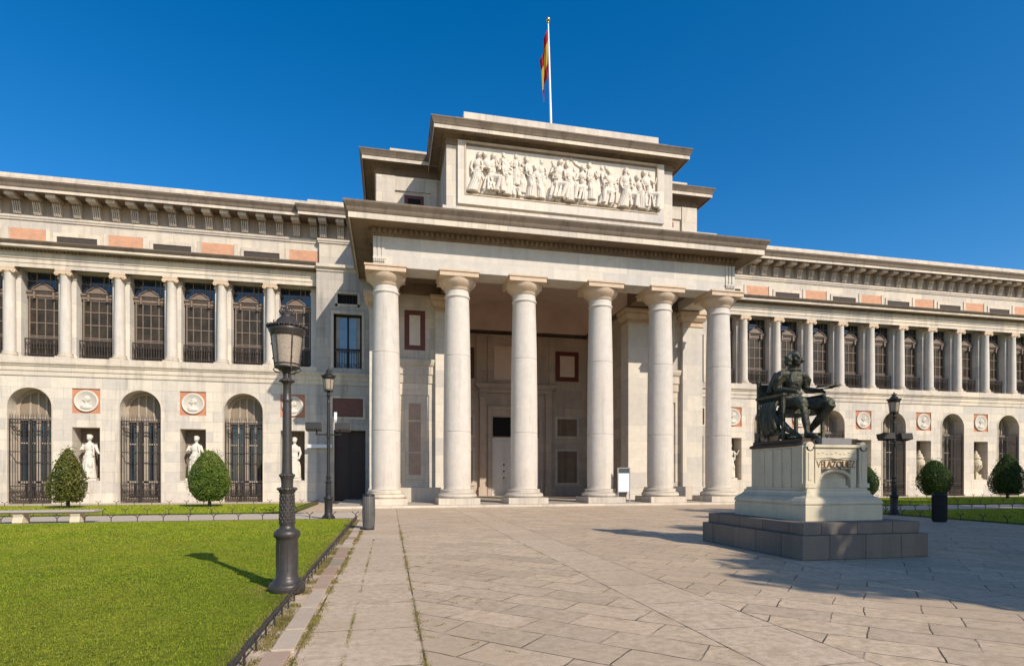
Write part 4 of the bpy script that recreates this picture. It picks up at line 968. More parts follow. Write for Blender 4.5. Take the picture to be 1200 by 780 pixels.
# ------------------------------------------------------------------ niche statues and urns
def marble_statue(x, label, seed, h=2.62, lean=0, flip=1, z=1.352):
    t = thing('marble_statue', (x, YW+.42, z), label, 'statue', 'marble statues standing in the wall niches')
    rr = random.Random(seed); mb = MB(); robed(mb, 0, 0, .14, h, rr, False, flip, lean)
    mb.tube([(-.28*flip,.05,.14),(-.3*flip,.05,.9),(-.26*flip,.0,1.2)], [.16,.13,.1], 8)
    o = mb.build('figure', M['marble'], t, world=False); remesh(o, .03, 1)
    mb = MB(); mb.cbox(0,0,.07,.95,.6,.14); mb.build('plinth', M['marble'], t, world=False, bevel=.01); return t
nl = sorted([x for x in niche_x if x < C]); nr = sorted([x for x in niche_x if x > C])
labs = {nl[-3]: ('white marble statue in the niche behind the yellowish loose shrub beside the bench', 31, 0, 1), nl[-2]: ('white marble statue with bent arm in the niche behind the round left shrub', 32, .06, 1),
        nl[-1]: ('white marble statue in the niche partly hidden by the near lamp post', 34, -.04, -1), nr[0]: ('white marble statue glimpsed in the niche just right of the last portico column', 35, 0, 1),
        nr[2]: ('white marble statue in the niche seen just right of the monument pedestal', 36, .05, -1), nr[1]: ('white marble statue in the niche directly behind the bronze seated figure', 37, 0, -1)}
for x, (lb, sd, ln, fl) in labs.items(): marble_statue(x, lb, sd, 2.6, ln, fl)
up = [(.16,.44),(.20,.5),(.12,.56),(.10,.64),(.2,.72),(.34,.9),(.40,1.15),(.41,1.4),(.38,1.55),(.30,1.62),(.28,1.68),(.33,1.74),(.36,1.8),(.27,1.88),(.22,1.98),(.24,2.06),(.16,2.12),(.10,2.2),(.13,2.28),(.06,2.38),(.005,2.42)]
for i, x in enumerate(nr[3:]):
    lb = ['pale stone urn on a plinth in the niche above the right litter bin', 'pale stone urn in the niche left of the rightmost cone shrub', 'pale stone urn in the farthest right niche'][min(i,2)]
    t = thing('stone_urn', (x, YW+.42, 1.352), lb, 'urn', 'stone urns in the right wing niches')
    mb = MB(); mb.lathe(0,0,[(.19,.40)]+up, 24); 
    for k in range(16):
        a = 2*PI*k/16; mb.tube([(.36*math.cos(a),.36*math.sin(a),.92),(.42*math.cos(a),.42*math.sin(a),1.2)], [.03,.04], 6)
    mb.build('bowl', M['pedestal'], t, world=False)
    mb = MB(); mb.cbox(0,0,.21,.56,.5,.42); mb.cbox(0,0,.05,.78,.62,.10); mb.build('plinth', M['pedestal'], t, world=False, bevel=.015)

# ------------------------------------------------------------------ lamps
def lamp(name, loc, hs, mat, label, group=None, floods=False, rz=0.):
    t = thing(name, loc, label, 'street lamp', group)
    mb = MB()
    pr = [(.232,0),(.238,.03),(.238,.09),(.225,.115),(.185,.13),(.18,.165),(.155,.19),(.143,.22),(.140,.70),(.148,.73),(.168,.75),(.175,.78),(.170,.815),(.135,.845),(.102,.865),(.098,.90)]
    mb.lathe(0,0,pr,32)
    for k in range(8):  # raised panels of the drum
        a = 2*PI*k/8+.2; mb.tube([(.139*math.cos(a),.139*math.sin(a),.27),(.139*math.cos(a),.139*math.sin(a),.66)], .006, 5)
    b_ = mb.build('base', mat, t, world=False)
    mb = MB(); mb.lathe(0,0,[(.092,.89),(.102,.93),(.099,1.1),(.088,1.32),(.086,1.34)],32)
    for r_ in range(9):   # overlapping leaves
        for k in range(12):
            a = 2*PI*(k+.5*(r_ % 2))/12; z = .93+r_*.045; r0 = .098-.0012*r_
            mb.ell((r0*math.cos(a), r0*math.sin(a), z+.02), (.013,.013,.030), 6, 5)
    mb.lathe(0,0,[(.086,1.33),(.105,1.355),(.112,1.38),(.118,1.41),(.10,1.42),(.075,1.43)],32)
    for k in range(12): a = 2*PI*k/12; mb.ell((.112*math.cos(a),.112*math.sin(a),1.40),(.025,.025,.022),6,5)
    mb.lathe(0,0,[(.075,1.42),(.078,1.5),(.082,1.54),(.093,1.56),(.097,1.58),(.09,1.60),(.07,1.62)],32)
    for k in range(14): a = 2*PI*k/14; mb.ell((.088*math.cos(a),.088*math.sin(a),1.585),(.02,.02,.02),6,5)
    mb.build('leaf_collar', mat, t, world=False)
    zt = hs
    mb = MB(); mb.lathe(0,0,[(.068,1.61),(.064,1.8),(.056,zt-.42),(.055,zt-.40),(.065,zt-.385),(.065,zt-.37),(.054,zt-.35),(.050,zt-.16),(.07,zt-.14),(.095,zt-.12),(.095,zt-.10),(.06,zt-.085),(.05,zt-.05),(.058,zt-.02),(.045,zt)],24)
    for k in range(10): a = 2*PI*k/10; mb.ell((.088*math.cos(a),.088*math.sin(a),zt-.115),(.018,.018,.018),6,5)
    mb.build('shaft', mat, t, world=False)
    z0 = zt+.06
    mb = MB()
    mb.lathe(0,0,[(.045,zt),(.05,zt+.02),(.10,zt+.04),(.15,z0-.005),(.165,z0),(.165,z0+.02),(.15,z0+.025)],24)
    for k in range(6):
        a = 2*PI*k/6+R(-62)
        ca, sa = math.cos(a), math.sin(a)
        mb.tube([(.158*ca,.158*sa,z0),(.212*ca,.212*sa,z0+.47)], .009, 6)
        mb.tube([(.16*ca,.16*sa,z0+.01),(.18*ca,.18*sa,z0-.02),(.15*ca,.15*sa,z0-.05),(.09*ca,.09*sa,z0-.06)], .009, 5)
        mb.ell((.185*ca,.185*sa,z0+.13),.012,6,5); mb.ell((.205*ca,.205*sa,z0+.33),.012,6,5)
    mb.lathe(0,0,[(.150,z0+.045),(.163,z0+.045),(.165,z0+.06),(.15,z0+.06)],24,cap=False)
    mb.lathe(0,0,[(.20,z0+.43),(.216,z0+.43),(.218,z0+.455),(.225,z0+.47),(.24,z0+.50),(.245,z0+.53),(.225,z0+.54)],24,cap=False)
    mb.build('lantern_frame', mat, t, world=False)
    mb = MB(); mb.lathe(0,0,[(.150,z0+.01),(.205,z0+.46)],24); mb.build('lantern_glass', M['lampglass'], t, world=False)
    mb = MB()
    mb.lathe(0,0,[(.235,z0+.525),(.20,z0+.56),(.15,z0+.62),(.125,z0+.66),(.085,z0+.695),(.07,z0+.72),(.09,z0+.735),(.07,z0+.75),(.03,z0+.78),(.03,z0+.8),(.04,z0+.82),(.02,z0+.85),(.004,z0+.87)],24)
    for k in range(24):   # filigree crown
        a = 2*PI*k/24; ca, sa = math.cos(a), math.sin(a)
        hh = .075 if k % 4 == 0 else .05
        mb.tube([(.235*ca,.235*sa,z0+.53),(.262*ca,.262*sa,z0+.53+hh*.6),(.255*ca,.255*sa,z0+.53+hh)], [.012,.013,.005], 5)
        mb.ell((.258*math.cos(a+.13),.258*math.sin(a+.13),z0+.555),(.014,.014,.014),6,5)
    mb.lathe(0,0,[(.228,z0+.535),(.262,z0+.55),(.262,z0+.56),(.228,z0+.545)],24,cap=False)
    for k in range(10):
        a = 2*PI*k/10; mb.tube([(.075*math.cos(a),.075*math.sin(a),z0+.73),(.10*math.cos(a),.10*math.sin(a),z0+.775),(.085*math.cos(a),.085*math.sin(a),z0+.80)], [.012,.012,.005], 5)
    mb.build('lantern_roof', mat, t, world=False)
    t.rotation_euler.z = rz
    return t
lamp('street_lamp', (-1.375, 8.27, .03), 2.99, M['lamp'], 'large ornate grey cast-iron street lamp in the foreground at the lawn edge', 'ornate cast-iron street lamps')
def floods(t, z, mat, sp):
    mb = MB(); mb.tube([(-sp*.9,-.05,z-.28),(sp*.9,-.05,z-.28)], .03, 6); mb.tube([(0,-.05,z-.4),(0,-.05,z-.2)], .07, 8)
    for q in (-1,1): mb.tube([(q*sp*.8,-.05,z-.28),(q*sp*.8,-.05,z-.1)], .025, 6)
    mb.build('floodlight_arm', mat, t, world=False)
    for q in (-1,1):
        mb = MB(); mb.cbox(q*sp, -.05, z, .56, .34, .26, 0, R(-12)); mb.cbox(q*sp, .12, z+.02, .5, .06, .2, 0, R(-12))
        for k in range(4): mb.cbox(q*sp, .16+k*.03, z+.02, .42-.02*k, .008, .2, 0, R(-12))
        mb.build('floodlight', mat, t, world=False, bevel=.02)
t2 = lamp('street_lamp', (-2.25, 22.35, .0), 4.75, M['lampfar'], 'tall dark street lamp with two floodlights before the shadowed left doorway', 'ornate cast-iron street lamps')
floods(t2, 3.45, M['lampfar'], .52)
mb = MB(); mb.cbox(.26,-.05,3.86,.1,.1,.3); mb.build('camera_box', M['white'], t2, world=False)
t3 = lamp('street_lamp', (20.6, 19.9, .0), 4.2, M['lampfar'], 'dark street lamp with two floodlights at the right lawn edge beyond the monument', 'ornate cast-iron street lamps')
floods(t3, 3.25, M['lampfar'], .44)

# ------------------------------------------------------------------ low railings
def rail_run(p0, p1, h, step, mat, label, knob=False):
    t = thing('low_railing', (*p0, 0), label, 'fence', 'low iron edging fences round the lawns')
    d = Vector((p1[0]-p0[0], p1[1]-p0[1], 0)); ln = d.length; d.normalize(); n = int(ln/step)
    mb = MB()
    if knob:
        rg = random.Random(5)
        pts = [Vector((0,0,h))+d*(ln*i/(n*2)) + Vector((rg.uniform(-.008,.008),0,rg.uniform(-.006,.006))) for i in range(n*2+1)]
        mb.tube(pts, .020, 8); mb.build('rail', mat, t, world=False)
        mb = MB(); p = Vector((0,0,0)); mb.tube([p[:], (p.x, p.y, h)], .011, 5); mb.ell((p.x,p.y,h),(.026,.026,.026),6,5)
        me = mb.mesh('post', mat)
        for i in range(n+1): place('post', me, t, wpos(t)+d*(ln*i/n))
    else:
        mb.tube([(0,0,.05), (d*ln+Vector((0,0,.05)))[:]], .010, 5); mb.build('rail', mat, t, world=False)
        mb = MB(); p = Vector((0,0,0)); w = step*.15
        if 1:
            mb.tube([(p.x,p.y,0),(p.x,p.y,h*.7)], .015, 5)
            for q in (-1, 1):
                mb.tube([(p+d*(q*w*math.sin(a)*1.0)+Vector((0,0,h*(.62+.38*math.sin(min(a*1.25,PI))))))[:] for a in (0,.4,.8,1.2,1.6,2.0)], .013, 5)
        me = mb.mesh('hoop', mat)
        for i in range(n+1): place('hoop', me, t, wpos(t)+d*(ln*i/max(1,n)))
    return t
rail_run((-1.20, 2.6), (-1.20, 21.85), .15, .42, M['iron'], 'low black iron rail along the right edge of the near lawn', True)
rail_run((-44, 21.9), (-1.25, 21.9), .30, .80, M['iron'], 'curled hoop fence along the far edge of the near left lawn, before the bench')
rail_run((-44, 26.15), (-4.1, 26.15), .30, .80, M['iron'], 'curled hoop fence between the bench path and the strip lawn, left side')
rail_run((-44, 34.7), (-4.1, 34.7), .28, .85, M['rustiron'], 'hoop fence at the foot of the left wing wall')
rail_run((-4.05, 26.3), (-4.05, 34.6), .26, .30, M['rustiron'], 'hoop fence running back to the left wing at the end of the strip lawn')
rail_run((20.45, 4), (20.45, 21.8), .26, .80, M['iron'], 'hoop fence along the plaza edge of the right lawn')
rail_run((20.6, 21.9), (62, 21.9), .30, .80, M['iron'], 'hoop fence along the far edge of the shaded right lawn')
rail_run((23.3, 26.15), (62, 26.15), .30, .80, M['iron'], 'hoop fence in front of the strip lawn, right side')
rail_run((23.3, 34.7), (62, 34.7), .28, .85, M['rustiron'], 'hoop fence at the foot of the right wing wall')

# ------------------------------------------------------------------ shrubs
def leafy(n, samp, size, rr, vs, fs):
    for _ in range(n):
        p, nm = samp(rr)
        d = (nm+Vector((rr.gauss(0,.7), rr.gauss(0,.7), rr.gauss(0,.7)))).normalized()
        a = d.orthogonal().normalized(); a.rotate(Matrix.Rotation(rr.uniform(0,6.28),3,d)); b = d.cross(a)
        s = size*rr.uniform(.6,1.3); k = len(vs)
        vs += [(p-a*s)[:], (p+b*s*.5)[:], (p+a*s)[:], (p-b*s*.5)[:]]; fs.append((k,k+1,k+2,k+3))
def shrub(loc, h, w, label, mat, seed, shape='egg', n=7000, size=.05, sparse=False):
    t = thing('clipped_shrub', loc, label, 'shrub', 'clipped shrubs on the strip lawns')
    rr = random.Random(seed)
    lumps = [(Vector((rr.gauss(0,1),rr.gauss(0,1),rr.gauss(0,1))).normalized(), rr.uniform(-.07,.14)) for _ in range(34)]
    def rad(zn):   # zn 0 bottom..1 top
        if shape == 'cone': return math.sin(PI*min(1,max(0,(zn*.93+.07)))**.62)**.75
        return math.sin(PI*(zn*.94+.05)**.80)**.62
    def samp(rr):
        zn = rr.random()**.95; a = rr.uniform(0,2*PI); r = rad(zn)*w/2
        dirn = Vector((math.cos(a), math.sin(a), (zn-.5)*1.3)).normalized()
        k = 1+sum(am*math.exp(-((1-dirn.dot(l))*14)) for l, am in lumps)
        depth = rr.random()**2*.3 if not sparse else rr.random()**1.3*.55
        r *= k*(1-depth)*.97
        return Vector((r*math.cos(a), r*math.sin(a), .12*h+zn*h*.90)), dirn
    vs, fs = [], []; leafy(n, samp, size, rr, vs, fs)
    # protruding shoots
    def shoot(rr):
        p, d = samp(rr); return p+Vector((d.x,d.y,d.z+.25))*rr.random()**2*.26, d
    leafy(n//9, shoot, size, rr, vs, fs)
    me = bpy.data.meshes.new('foliage'); me.from_pydata(vs, [], fs); me.materials.append(mat)
    f = bpy.data.objects.new('foliage', me); col.objects.link(f); f.parent = t
    mb = MB(); mb.lathe(0,0,[(max(.01,rad(z/10)*w/2*(.50 if sparse else .72)), .15*h+z/10*h*.82) for z in range(11)], 14); mb.build('shade_core', M['core'], t, world=False)  # solid near-black core, painted shade between the leaves
    mb = MB(); mb.tube([(0,0,-.05),(.03,0,h*.25),(0,0,h*.5)], [.09,.07,.05], 8)
    for a in (0,2,4): mb.tube([(0,0,.05),(.16*math.cos(a),.16*math.sin(a),h*.35)], [.05,.03], 6)
    mb.build('trunk', M['bark'], t, world=False)
    return t
M['leafyel'] = leafmat('mixed_green_yellow_leaves', (.035,.07,.012), (.20,.21,.03), .3)
shrub((-15.5, 32, 0), 2.9, 1.6, 'loose egg-shaped shrub with yellowish leaves behind the stone bench', M['leafyel'], 3, 'cone', 8000, .06, True)
shrub((-9.1, 32, 0), 2.85, 2.0, 'dense round-bottomed green shrub before the second niche statue', M['leaf'], 4, 'egg', 15000, .045)
shrub((30.6, 32, 0), 2.35, 1.9, 'dark shrub half hidden by the monument pedestal', M['leafshade'], 5, 'egg', 9000, .05)
shrub((36.4, 32, 0), 2.65, 2.0, 'dark rounded shrub behind the right litter bin', M['leafshade'], 6, 'egg', 9000, .05)
shrub((42.7, 32, 0), 3.1, 2.2, 'tall dark pointed shrub at the right edge of the picture', M['leafshade'], 7, 'cone', 10000, .05)
shrub((-21.6, 32, 0), 2.8, 2.0, 'green shrub beyond the left edge of the strip lawn', M['leaf'], 8, 'egg', 8000, .05)

# ------------------------------------------------------------------ plane trees of the avenue on the right (they shade the monument corner)
def tree_meshes(seed):
    rr = random.Random(seed); mb = MB()
    mb.tube([(0,0,-.1),(.05,0,1.5),(.0,.1,3.4),(.1,0,5.0)], [.34,.27,.24,.2], 12)
    tips = []
    for k in range(9):
        a = k*2.4+rr.uniform(-.3,.3); r = rr.uniform(1.4,2.7); z = rr.uniform(6.5,11)
        p = (r*math.cos(a), r*math.sin(a), z); mb.tube([(.05,.03,rr.uniform(3.6,5)), (r*.45*math.cos(a), r*.45*math.sin(a), 3.5+z*.35), p], [.13,.09,.03], 7); tips.append(Vector(p))
    tips += [Vector((0,0,11.2)), Vector((.3,.2,8.5))]
    vs, fs = [], []
    clumps = []
    for t in tips:
        for _ in range(7): clumps.append((t+Vector((rr.gauss(0,.75), rr.gauss(0,.75), rr.gauss(0,.6))), rr.uniform(.5,.95)))
    def samp(rr):
        c, r = rr.choice(clumps); d = Vector((rr.gauss(0,1),rr.gauss(0,1),rr.gauss(0,1))).normalized(); return c+d*r*rr.uniform(.4,1), d
    leafy(24000, samp, .18, rr, vs, fs)
    me = bpy.data.meshes.new('crown'); me.from_pydata(vs, [], fs); me.materials.append(M['treeleaf'])
    return mb.mesh('trunk', M['bark']), me
tm = tree_meshes(5)
TREES = [(15.6,-3.3,1.0,0.),(20.0,1.9,1.0,1.),(22.6,6.0,1.,2.),(20.0,-.5,1.1,3.),(24.5,7.5,1.05,4.),(24.8,2.2,1.1,.5),(29.5,10.5,1.1,1.5),(29.8,4.8,1.1,2.5),(35.5,13.5,1.1,3.5),(35.5,8.2,1.1,4.5),(38.5,17.0,1.1,5.5),(45,17.6,1.1,.7),(51.5,18.2,1.1,2.2)]
for i, (x, y, s, rz) in enumerate(TREES):
    t = thing('plane_tree', (x, y, 0), 'tall leafy plane tree outside the picture that shades the monument steps and paving', 'tree', 'plane trees of the avenue on the right')
    place('trunk', tm[0], t, (x,y,0)); place('crown', tm[1], t, (x,y,0)); t.rotation_euler.z = rz; t.scale = (s,s,s)

# ------------------------------------------------------------------ bench, bins, sign
t = thing('stone_bench', (-11.45, 22.5, 0), 'long granite slab bench on two blocks beside the left path', 'bench')
mb = MB(); mb.sweep([(-1.48,-.27),(1.48,-.27),(1.48,.27),(-1.48,.27)], [(-.24,.33),(-.10,.33),(-.03,.36),(0,.385),(0,.43),(-.02,.45),(-.26,.455)], closed=True)
mb.box(-1.3,1.3,-.1,.1,.335,.45); mb.build('seat', M['bench'], t, world=False)
for q in (-1,1):
    mb = MB(); pts = [(-.24,0),(.24,0),(.20,.16),(.16,.22),(.2,.335),(-.2,.335),(-.16,.22),(-.20,.16)]
    mb.add([(q*.85-.15,a,z) for a,z in pts]+[(q*.85+.15,a,z) for a,z in pts], [tuple(range(8))[::-1], tuple(range(8,16))]+[(i,(i+1)%8,8+(i+1)%8,8+i) for i in range(8)])
    mb.build('leg', M['pedestal'], t, world=False, bevel=.01)

t = thing('litter_bin', (-.62, 17.7, 0), 'tall narrow fluted grey litter bin at the corner of the near lawn', 'litter bin')
mb = MB(); pr = [(.16,0),(.165,.04),(.165,.95),(.15,1.0)]
mb.lathe(0,0,[(.15,.0),(.155,.05),(.172,.2),(.178,.6),(.17,.98),(.16,1.03),(.13,1.06)],24)
for k in range(20): a = 2*PI*k/20; mb.tube([(.165*math.cos(a),.165*math.sin(a),.06),(.182*math.cos(a),.182*math.sin(a),.5),(.172*math.cos(a),.172*math.sin(a),1.0)], .011, 5)
mb.build('body', M['binleft'], t, world=False)
mb = MB(); mb.lathe(0,0,[(.172,1.01),(.18,1.03),(.172,1.06),(.13,1.075)],24,cap=False); mb.lathe(0,0,[(.16,0),(.17,.02),(.16,.05)],24); mb.build('rim', M['lampfar'], t, world=False)
t = thing('litter_bin', (19.0, 16.5, 0), 'round black litter bin before the shaded right lawn', 'litter bin')
mb = MB(); mb.lathe(0,0,[(.205,0),(.21,.05),(.215,.9)],28,cap=False)
for k in range(28): a = 2*PI*k/28; mb.tube([(.215*math.cos(a),.215*math.sin(a),.05),(.22*math.cos(a),.22*math.sin(a),.9)], .012, 5)
mb.build('body', M['binright'], t, world=False)
mb = MB(); mb.lathe(0,0,[(.21,.9),(.235,.92),(.235,.97),(.205,1.0),(.18,1.0),(.18,.9)],28,cap=False); mb.build('rim', M['binright'], t, world=False)

t = thing('information_stand', (12.88, 30.0, .12), 'metal-framed information stand with a white sheet beside a portico column', 'sign')
mb = MB()
for q in (-1,1): mb.box(q*.35-.025, q*.35+.025, -.03, .03, 0, 1.98)
mb.box(-.35,.35,-.03,.03,1.93,1.98); mb.box(-.35,.35,-.025,.025,.6,.64); mb.box(-.42,.42,-.22,.22,0,.025); mb.build('frame', M['steel'], t, world=False)
mb = MB(); mb.box(-.325,.325,-.012,.012,.64,1.66); mb.build('sheet', M['sheet'], t, world=False)
mb = MB(); mb.box(-.325,.325,-.014,.014,1.665,1.93); mb.build('header', M['header'], t, world=False)
mb = MB()
for i in range(7): mb.box(-.24, .1+.02*((i*7) % 6), -.016, -.012, 1.5-i*.1, 1.512-i*.1)
mb.build('text_lines', plain('grey_print', (.45,.45,.48), .5), t, world=False)

t = thing('wall_sign', (-4.55, 38.0, 3.42), 'slim white board projecting beside the dark left doorway', 'sign')
mb = MB(); mb.box(-.55,.95,-.06,.06,0,.22); mb.build('board', M['white'], t, world=False); mb = MB(); mb.box(-.5,-.42,.06,.4,.05,.15); mb.box(.8,.88,.06,.3,.05,.15); mb.build('bracket', M['steel'], t, world=False)

t = thing('security_camera', (C-5.35, 34.2, 8.75), 'small white security camera on the left portico pier', 'camera')
mb = MB(); mb.cbox(0,-.1,0,.14,.42,.14,R(30),R(10)); mb.build('housing', M['white'], t, world=False, bevel=.02); mb = MB(); mb.tube([(0,.25,-.2),(0,0,-.12),(0,-.05,-.05)], .025, 6); mb.build('bracket', M['white'], t, world=False)

# ------------------------------------------------------------------ monument
mx, my = 9.09, 11.15
t = thing('monument_pedestal', (mx, my, 0), 'cream limestone pedestal with carved name on two grey granite steps', 'pedestal')
def crect(mb, hx, hy, z0, z1): mb.box(-hx, hx, -hy, hy, z0, z1)
def ringprof(hx, hy): return [(-hx,-hy),(hx,-hy),(hx,hy),(-hx,hy)]
mb = MB(); crect(mb, 1.445, 1.765, 0, .47); mb.build('lower_step', M['step'], t, world=False, bevel=.015)
mb = MB(); crect(mb, 1.345, 1.665, .47, .70); mb.build('upper_step', M['step'], t, world=False, bevel=.015)
mb = MB(); mb.sweep(ringprof(.92,1.205), [(0,.70),(0,1.0),(-.02,1.02),(.01,1.04),(.0,1.10),(-.05,1.16),(-.11,1.20),(-.15,1.25),(-.155,1.30),(-.19,1.32),(-.19,1.36),(-.6,1.36)], closed=True); mb.build('plinth', M['pedestal'], t, world=False, bevel=.006)
mb = MB(); crect(mb, .70, .86, 1.36, 2.26)
for q in (-1,1):      # rounded corner piers
    for r_ in (-1,1):
        mb.box(q*.70-.085+ (0 if q<0 else -.0), q*.70+.085, r_*.86-.085, r_*.86+.085, 1.362, 2.24) if r_ < 0 else None
    for k in range(4): mb.box(q*.70-.02, q*.70+.02, -.52+k*.30, -.34+k*.30, 1.362, 2.2)
    mb.box(q*.645-.10, q*.645+.10, -1.0, -.80, 1.362, 2.22); mb.box(q*.645-.13, q*.645+.13, -1.03, -.80, 1.362, 1.46)
    mb.tube([(q*.645,-1.0,2.22),(q*.645,-.80,2.22)], .10, 16); mb.tube([(q*.645,-1.012,2.2),(q*.645,-1.0,2.2)], .06, 12)
    mb.box(q*.645-.045, q*.645+.045, -1.012, -1.0, 1.52, 2.1)
mb.build('dado', M['pedestal'], t, world=False, bevel=.008)
mb = MB(); 
mb.box(-.50,.50,-.98,-.86,1.95,2.2)       # projecting tablet over the arch
mb.box(-.54,.54,-1.02,-.86,2.20,2.26); mb.box(-.5,-.36,-.97,-.86,1.362,1.95); mb.box(.36,.5,-.97,-.86,1.362,1.95)
for i in range(10):
    a0, a1 = PI*i/10, PI*(i+1)/10
    mb.tube([(.38*math.cos(a0),-.95,1.53+.19*math.sin(a0)),(.38*math.cos(a1),-.95,1.53+.19*math.sin(a1))], .035, 6)
mb.box(-.3,.3,-.90,-.86,1.40,1.56); mb.box(-.34,.34,-.94,-.86,1.362,1.41)
for i in range(9): mb.ell((-.42+i*.105,-.96,2.065+.02*math.sin(i*2)+.02),(.05,.035,.028),8,6)
mb.tube([(-.5,-.97,1.985),(-.2,-.985,2.0),(0,-1.0,1.975),(.2,-.985,2.0),(.5,-.97,1.985)], .018, 6)
mb.build('carved_front', M['pedestal'], t, world=False, bevel=.005)
mb = MB(); mb.box(-.50,.50,-.955,-.86,1.76,1.948); mb.build('name_tablet', M['pedestal'], t, world=False)
cu = bpy.data.curves.new('lettering', 'FONT'); cu.body = 'VELAZQUEZ'; cu.size = .205; cu.extrude = .012; cu.align_x = 'CENTER'; cu.space_character = .92
to = bpy.data.objects.new('lettering_curve', cu); col.objects.link(to); bpy.context.view_layer.update()
me = bpy.data.meshes.new_from_object(to.evaluated_get(bpy.context.evaluated_depsgraph_get())); bpy.data.objects.remove(to)
xs = [v.co.x for v in me.vertices]; wtx = max(xs)-min(xs)
me.materials.clear(); me.materials.append(plain('ochre_carved_letters', (.26,.14,.06), .8, var=.3, scale=20))
lo = bpy.data.objects.new('lettering', me); col.objects.link(lo); lo.parent = t; lo.location = (0,-.966,1.785); lo.rotation_euler = (PI/2,0,0); lo.scale = (.94/wtx,1.0,1); lo['label'] = 'carved name VELAZQUEZ'
mb = MB(); mb.sweep(ringprof(.70,.84), [(0,2.243),(.04,2.25),(.04,2.30),(-.02,2.34),(-.02,2.40),(-.6,2.40)], closed=True); mb.build('cap', plain('bronze_brown_cap', (.07,.045,.03), .6, .2, var=.4), t, world=False)
mb = MB(); mb.box(-.36,.36,-1.0,-.70,2.262,2.40); mb.build('front_slab', stone('grey_front_slab', (.24,.23,.23), (.12,.11,.11), None, up=.1), t, world=False, bevel=.01)

# bronze seated figure, facing away from the museum
S = 1.47
st = thing('bronze_statue', (mx-.12, my+.20, 2.403), 'green-brown bronze statue of a seated man holding a palette in an armchair on the pedestal', 'statue')
def SV(p): return (p[0]*S, p[1]*S, p[2]*S)
def ST(mb, pts, rad, n=12): mb.tube([SV(p) for p in pts], [r*S for r in rad], n)
def SE(mb, c, r, rot=None): mb.ell(SV(c), tuple(k*S for k in r), 16, 11, rot)
mb = MB()
# torso and doublet
ST(mb, [(0,.03,.50),(0,.03,.62),(0,.02,.76),(0,.0,.92),(0,-.005,1.03),(0,0,1.09)], [.15,.145,.125,.15,.135,.08], 16)
SE(mb, (0,-.05,.93), (.13,.10,.14)); SE(mb, (-.11,.0,1.03),(.09,.08,.06)); SE(mb, (.11,.0,1.03),(.09,.08,.06))
for i in range(8): SE(mb, (0,-.152+.004*i,.74+i*.04), (.014,.014,.014))
ST(mb, [(-.17,-.06,.66),(0,-.15,.645),(.17,-.06,.66)], [.03,.035,.03]) # belt
ST(mb, [(0,0,1.08),(0,-.015,1.17)], [.07,.06])
# collar
mb.lathe(0, -.01*S, [(.09*S,1.07*S),(.125*S,1.082*S),(.12*S,1.10*S),(.06*S,1.13*S)], 20)
# head
hc = Vector((.0,-.055,1.27))
SE(mb, hc, (.078,.098,.115)); SE(mb, hc+Vector((0,-.05,-.05)), (.058,.055,.065)); SE(mb, hc+Vector((0,-.075,-.085)), (.035,.03,.028))
ST(mb, [hc+Vector((0,-.092,.03)), hc+Vector((0,-.118,-.018)), hc+Vector((0,-.098,-.03))], [.012,.019,.014], 8)
ST(mb, [hc+Vector((-.055,-.08,.035)), hc+Vector((-.03,-.095,.042)), hc+Vector((0,-.095,.032)), hc+Vector((.03,-.095,.042)), hc+Vector((.055,-.08,.035))], [.010,.013,.010,.013,.010], 6)
for q in (-1,1):
    SE(mb, hc+Vector((q*.032,-.082,.015)), (.014,.012,.009)); SE(mb, hc+Vector((q*.045,-.07,-.02)), (.022,.02,.02)); SE(mb, hc+Vector((q*.08,0,0)), (.012,.02,.03))
    ST(mb, [hc+Vector((0,-.104,-.045)), hc+Vector((q*.025,-.10,-.045)), hc+Vector((q*.055,-.085,-.03))], [.008,.010,.004], 6)
SE(mb, hc+Vector((0,-.098,-.062)), (.024,.012,.007))
# arms: puffed sleeves
for q, el, wr in ((-1, (-.255,.04,.80), (-.165,-.24,.735)), (1, (.26,-.0,.80), (.22,-.30,.745))):
    sh = (q*.165,.0,1.04)
    ST(mb, [sh, (q*.215,.02,.97), ((el[0]+q*.005),.03,.87), el], [.07,.085,.075,.052]); SE(mb, (q*.185,.0,1.02), (.085,.085,.07))
    for k in range(4): a = -.5+k*.5; ST(mb, [(q*.20,-.07*math.cos(a),1.05),(q*(.25+.05*math.sin(a+.5)),-.085*math.cos(a)+.02,.95),(q*.28,-.035,.86)], [.012,.016,.01], 6)
    ST(mb, [el, tuple((el[i]+wr[i])/2 for i in range(3)), wr], [.052,.045,.032]); SE(mb, wr, (.04,.04,.036))
    # hand
    d = (Vector(wr)-Vector(el)).normalized(); side = d.cross(Vector((0,0,1))).normalized(); up_ = side.cross(d)
    pc = Vector(wr)+d*.055; ST(mb, [wr, pc, pc+d*.03], [.028,.036,.03])
    for f in range(4):
        o_ = side*((f-1.5)*.019); L_ = (.062,.07,.066,.052)[f]
        b0 = pc+d*.03+o_; ST(mb, [b0, b0+d*L_*.5-up_*.008, b0+d*L_*.8-up_*.03, b0+d*L_*.75-up_*.05], [.0105,.0105,.0095,.008], 7)
    b0 = pc-side*.03*q*-1*-1; ST(mb, [pc+side*(.028*(-q))*-1*-1, pc+side*(-q*.05)+d*.03-up_*.01, pc+side*(-q*.045)+d*.055-up_*.02], [.013,.012,.009], 7)
